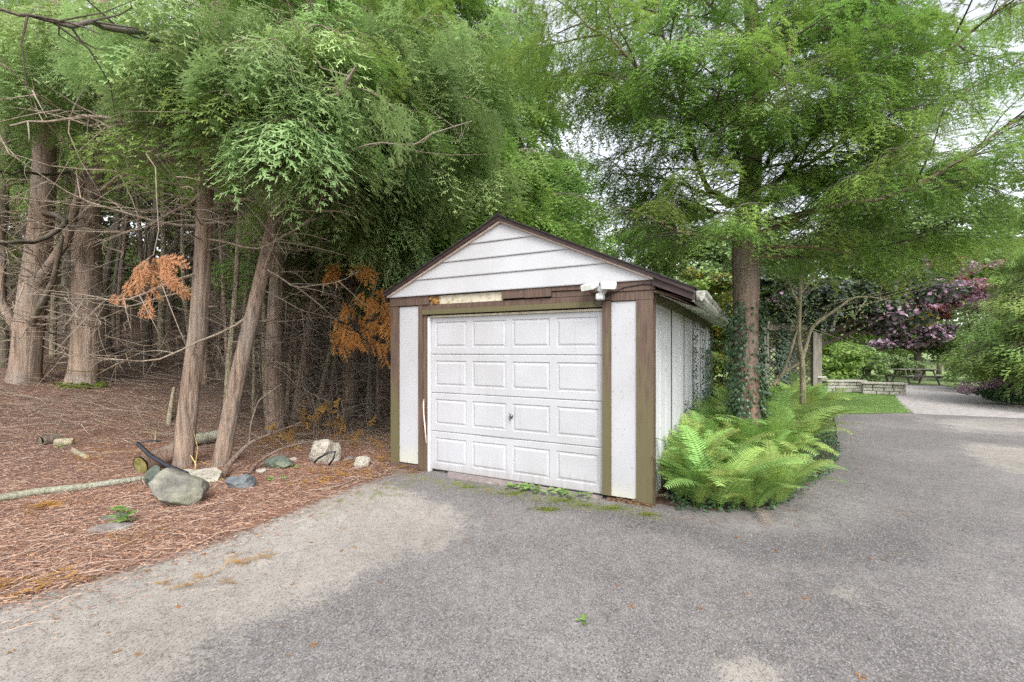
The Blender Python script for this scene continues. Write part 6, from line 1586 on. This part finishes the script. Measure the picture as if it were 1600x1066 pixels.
# dark maple over the arbor, purple maple behind the table
def broad(name, label, base, H, r, mt, blobs, crowns, seed, limbs=8, cat='tree', lean=(0, 0), group=None, size=.09):
    rs = np.random.RandomState(seed); T = empty(name, tuple(base), label, cat, group); A = Acc()
    k = 8; u = np.linspace(0, 1, k); tube(A, np.stack([lean[0] * u * H + .05 * np.sin(u * 5), lean[1] * u * H, u * H * 1.0 - .15], 1), r * (1.25 - .7 * u), 12); put('trunk', A.mesh('trunk', M[mt], True), T)
    bl = np.array(blobs, float)
    for i in range(min(limbs, len(bl))):
        B_ = Acc(); s0 = np.array([lean[0] * H * .8, lean[1] * H * .8, H * rs.uniform(.6, .95)]); e = bl[i, :3]; m_ = (s0 + e) / 2 + rs.normal(size=3) * .15; tube(B_, [s0, m_, e], [r * .45, r * .3, r * .1], 7); put('limb', B_.mesh('limb', M[mt], True), T)
    for mt2, n, sz, sel in crowns:
        b2 = [blobs[j] for j in sel] if sel is not None else blobs
        o = leaf_mass('crown', mt2, b2, n, sz, rs, T, sq=.75, up=1.0, thick=.5); o['kind'] = 'stuff'
    return T
def crown_blobs(c, rx, ry, rz, n, s, seed):
    rs = np.random.RandomState(seed); out = []
    while len(out) < n:
        d = rs.uniform(-1, 1, 3)
        if np.linalg.norm(d) > 1: continue
        q = s * rs.uniform(.6, 1.3); out.append((c[0] + d[0] * rx, c[1] + d[1] * ry, c[2] + d[2] * rz, q, q, q * .45))
    return out
mb = (gx_(1232, 13.9), 13.9, 0)
broad('maple_tree', 'dark-leaved maple spreading over the lattice arbor', mb, 2.4, .16, 'bark_deep', crown_blobs((1.2, -.4, 3.35), 2.8, 1.7, 1.15, 34, .55, 1) + crown_blobs((.2, -1.9, 2.75), 2.0, .5, .6, 16, .42, 11), [('maple_dark', 9000, .085, None), ('maple_purple', 1600, .07, range(0, 10)), ('gold', 1200, .07, range(10, 20)), ('lime', 900, .07, range(18, 26))], 5)
pb = (gx_(1437, 25), 25, 0)
pbl = crown_blobs((-.5, 0, 2.7), 1.9, 1.6, 1.1, 24, .6, 2) + crown_blobs((1.4, -.5, 5.2), 2.3, 1.8, 1.9, 34, .7, 3)
broad('maple_tree', 'purple-leaved maple behind the picnic table', pb, 1.9, .24, 'bark_deep', pbl, [('maple_purple', 9500, .10, None), ('maple_dark', 2200, .10, range(0, 26)), ('maple_red', 2400, .10, range(34, 56))], 6, lean=(-.06, 0))
# golden-green maple behind the garage, seen between wall and trunk
broad('maple_tree', 'golden and green maple filling the gap behind the garage eave', (gx_(1085, 17), 17, 0), 1.6, .14, 'bark_deep', crown_blobs((0, 0, 2.9), 2.3, 1.4, 2.3, 44, .5, 4), [('lime', 6500, .07, None), ('gold', 3200, .07, range(0, 26)), ('maple_purple', 900, .07, range(26, 36)), ('maple_dark', 2200, .07, range(10, 40))], 7)
broad('bush', 'yellowish bush low between the garage wall and the big cedar', (gx_(1128, 12.5), 12.5, 0), .5, .04, 'bark_deep', crown_blobs((0, 0, 1.0), .8, .6, .8, 16, .35, 44), [('gold', 1500, .05, None), ('cedar_dark', 1700, .05, None), ('lime', 1200, .05, None)], 8, cat='bush')
# light green shrubs beyond the stone wall
for i, (px, Y, rx, rz, mt, lab) in enumerate([(1312, 22, 1.3, 1.1, 'lime', 'lime-green bush just right of the lattice posts'), (1350, 23, 1.5, 1.0, 'soft_green', 'soft pale green bush above the left part of the stone wall'), (1385, 24, 1.1, .8, 'soft_green', 'rounded pale bush above the right part of the stone wall'),
     (1355, 28, 2.6, 2.8, 'lime', 'tall bright green tree behind the pale bushes'), (1300, 30, 2.6, 3.2, 'lime', 'bright green tree seen above the lattice posts'), (1528, 24, 1.7, 2.3, 'soft_green', 'soft green spreading tree between the purple maple and the conifer'),
     (1395, 38, 5.0, 8.0, 'far_green', 'far green trees behind the purple maple trunk'), (1480, 36, 5.6, 8.6, 'far_green', 'far green trees beyond the meadow on the right'), (1610, 38, 5.8, 8.6, 'far_green', 'far green trees at the right edge of the meadow'), (1300, 38, 5.5, 8.6, 'far_green', 'far green trees behind the lattice'), (1200, 40, 5, 7, 'far_green', 'far green trees behind the ivy-clad cedar'), (1100, 40, 5, 7.5, 'far_green', 'far green trees seen beyond the garage eave'), (1720, 44, 6, 7, 'far_green', 'far green trees outside on the right'), (1010, 52, 7, 8.5, 'far_green', 'far green trees above the garage roof')]):
    far = Y > 30; c = (0, 0, rz * (.95 if not far else 1.1)); bush = rz < 1.5
    broad('bush' if bush else 'broadleaf_tree', lab, (gx_(px, Y), Y, 0 if Y < 30 else (Y - 30) * .016), rz * .8, .05 if bush else .14, 'bark_deep', crown_blobs(c, rx, 1.0 if bush else 1.6, rz * .8, 14 if bush else 30 if not far else 56, .5 if bush else (.85 if not far else 1.5), 80 + i),
          [(mt, 3800 if not far else 12000, .06 if bush else (.10 if not far else .2), None), ('cedar_dark' if not far else 'far_green', 900, .07 if not far else .2, None)], 90 + i, limbs=5, cat='bush' if bush else 'tree')
o = leaf_mass('far_hedge', 'far_green', [((px - 800) / F * Y, Y, z, 3.2, 1.5, 2.2) for px, Y, z in [(px, 47 + (px % 7), 1.6 + (px % 5) * 1.1) for px in range(1040, 1900, 24)]], 42000, .2, np.random.RandomState(3)); tag(o, 'continuous far growth closing the garden behind the meadow', 'woodland', kind='stuff')
# small post-like trunks near the far fence
for px, Y, h in ((1467, 31, 1.6), (1493, 29, 1.5)):
    A = Acc(); tube(A, [[0, 0, -.1], [.02, 0, h * .5], [0, 0, h]], [.16, .12, .10], 9, cap=True); tag(put('tree_stump', A.mesh('tree_stump', M['bark_deep'], True), None, loc=(gx_(px, Y), Y, 0)), 'short dark stump ' + ('at the far lawn edge near the purple maple' if px == 1467 else 'standing under the soft green tree'), 'stump')

# stone wall
def stone_wall(label, pa, pb, h, seed, n=11):
    a, b = np.array(pa), np.array(pb); l = np.linalg.norm(b - a); ang = math.atan2(b[1] - a[1], b[0] - a[0]); T = empty('stone_wall', (a[0], a[1], 0), label, 'wall', rz=ang); rs = np.random.RandomState(seed)
    rows = 3; hh = (h - .07) / rows
    for r_ in range(rows):
        x = -rs.rand() * .2
        while x < l:
            w = rs.uniform(.28, .6); x0_, x1_ = max(x, 0), min(x + w, l)
            if x1_ - x0_ > .06:
                A = Acc(); j = rs.uniform(-.02, .02); box(A, x0_ + .008, x1_ - .008, -.18 + j, .18 + j, r_ * hh + .004, (r_ + 1) * hh - .006, bev=.018); put('stone', A.mesh('stone', M['wall_stone']), T)
            x += w
    x = -.05
    while x < l:
        w = rs.uniform(.6, 1.0); x1_ = min(x + w, l + .05); A = Acc(); box(A, x + .005, x1_ - .005, -.23, .23, h - .068, h, bev=.012); put('cap_stone', A.mesh('cap_stone', M['wall_cap']), T); x += w
stone_wall('low dry stone wall with flat caps ending beside the gravel path', (gx_(1346, 17.6), 17.6), (gx_(1414, 17.0), 17.0), .46, 1)
stone_wall('low pale stone wall section behind the lawn, next to the lattice', (gx_(1288, 18.3), 18.3), (gx_(1347, 18.3), 18.3), .48, 2)

# picnic table
def picnic(px, Y, rz):
    T = empty('picnic_table', (gx_(px, Y), Y, 0), 'weathered wooden picnic table with attached benches on the gravel path', 'picnic table', rz=rz); Lh = .92
    for k in range(5): A = Acc(); y = -.36 + k * .148; box(A, -Lh, Lh, y, y + .138, .71, .748, bev=.004); put('tabletop_board', A.mesh('tabletop_board', M['table_wood']), T)
    for s in (-1, 1):
        for k in range(2): A = Acc(); y = s * .70 + (k - 1) * .148 + .004; box(A, -Lh, Lh, y, y + .138, .42, .458, bev=.004); put('bench_board', A.mesh('bench_board', M['table_wood']), T)
    for x in (-.66, .66):
        A = Acc(); box(A, x - .02, x + .02, -.84, .84, .33, .418); put('crossbar', A.mesh('crossbar', M['table_wood']), T)
        A = Acc(); box(A, x - .02, x + .02, -.36, .36, .63, .708); put('crossbar', A.mesh('crossbar', M['table_wood']), T)
        for s in (-1, 1):
            A = Acc(); V = []
            for z, y in ((0, s * .62), (.705, s * .22)): V += [[x + .022, y - .045, z], [x + .06, y - .045, z], [x + .06, y + .045, z], [x + .022, y + .045, z]]
            A.add(V, BOXF); put('leg', A.mesh('leg', M['table_wood']), T)
picnic(1428, 22.5, R(-4))

# far rail fence on the right
RF = empty('rail_fence', (gx_(1545, 27), 27, 0), 'weathered split-rail fence at the far end of the lawn on the right', 'fence')
for k in range(6): A = Acc(); box(A, k * 2.2 - .08, k * 2.2 + .08, -.08, .08, 0, 1.35, bev=.01); put('post', A.mesh('post', M['rail']), RF)
for k in range(5):
    for z in (.45, .85, 1.2): A = Acc(); tube(A, [[k * 2.2 - .1, .0, z], [k * 2.2 + 2.3, .0, z + .03]], [.055, .045], 7, cap=True); put('rail', A.mesh('rail', M['rail'], True), RF)

# conifer on the right edge
def conifer(label, base, H, bset, nb, seed, smax=1.5, az=(-3.14, 3.14), z0=.5, name='conifer', el=(-.15, .1)):
    T = empty(name, tuple(base), label, 'tree'); r = np.random.RandomState(seed); A = Acc(); tube(A, [[0, 0, -.2], [0, 0, H]], [.16, .03], 9); put('trunk', A.mesh('trunk', M['bark_deep'], True), T)
    for k in range(nb):
        u = (k + r.rand()) / nb; put_bough(T, bset, (0, 0, z0 + (H - z0 - .2) * u), r.uniform(*az), r.uniform(*el), smax * ((1 - u) ** .8) * r.uniform(.8, 1.1) + .15, r)
conifer('yellow-green conifer with drooping layered boughs at the right edge', (gx_(1690, 13.2), 13.2, 0), 6.4, BY, 90, 1, 1.25, z0=1.3)
conifer('darker conifer standing behind the yellow-green one', (gx_(1640, 17.5), 17.5, 0), 7.5, BF, 70, 2, 1.3, z0=1.4)
# dark shrub low at the right edge of the path
DS = empty('shrub', (gx_(1590, 14.2), 14.2, 0), 'low dark shrub with bluish leaves at the right edge of the gravel path', 'shrub')
o = leaf_mass('crown', 'ivy', crown_blobs((0, 0, .38), 1.1, .5, .3, 16, .32, 9), 5200, .045, np.random.RandomState(5), DS, sq=.6, up=.8); o['kind'] = 'stuff'
o = leaf_mass('crown', 'maple_purple', crown_blobs((-.6, 0, .5), .8, .5, .35, 8, .3, 10), 900, .04, np.random.RandomState(6), DS); o['kind'] = 'stuff'

# grass blades
A = Acc(); rs = np.random.RandomState(88); n = 26000
X = rs.uniform(6.5, 16, n * 3); Yg = rs.uniform(11.5, 18, n * 3); q = np.stack([X, Yg], 1); q = q[polyd(q, lawn_poly) > 0][:n]; n = len(q)
a = rs.uniform(0, 6.28, n); h = rs.uniform(.02, .05, n); w = .004
d = np.stack([np.cos(a) * w, np.sin(a) * w, 0 * a], 1); b = np.stack([q[:, 0], q[:, 1], np.full(n, .008)], 1); tp = b + np.stack([rs.normal(size=n) * .012, rs.normal(size=n) * .012, h], 1)
A.add(np.stack([b - d, b + d, tp], 1).reshape(-1, 3), np.arange(n * 3).reshape(-1, 3), 0, np.repeat(rs.rand(n), 3)); tag(put('grass', A.mesh('grass', M['grass'])), 'short lawn grass', 'grass', kind='stuff')
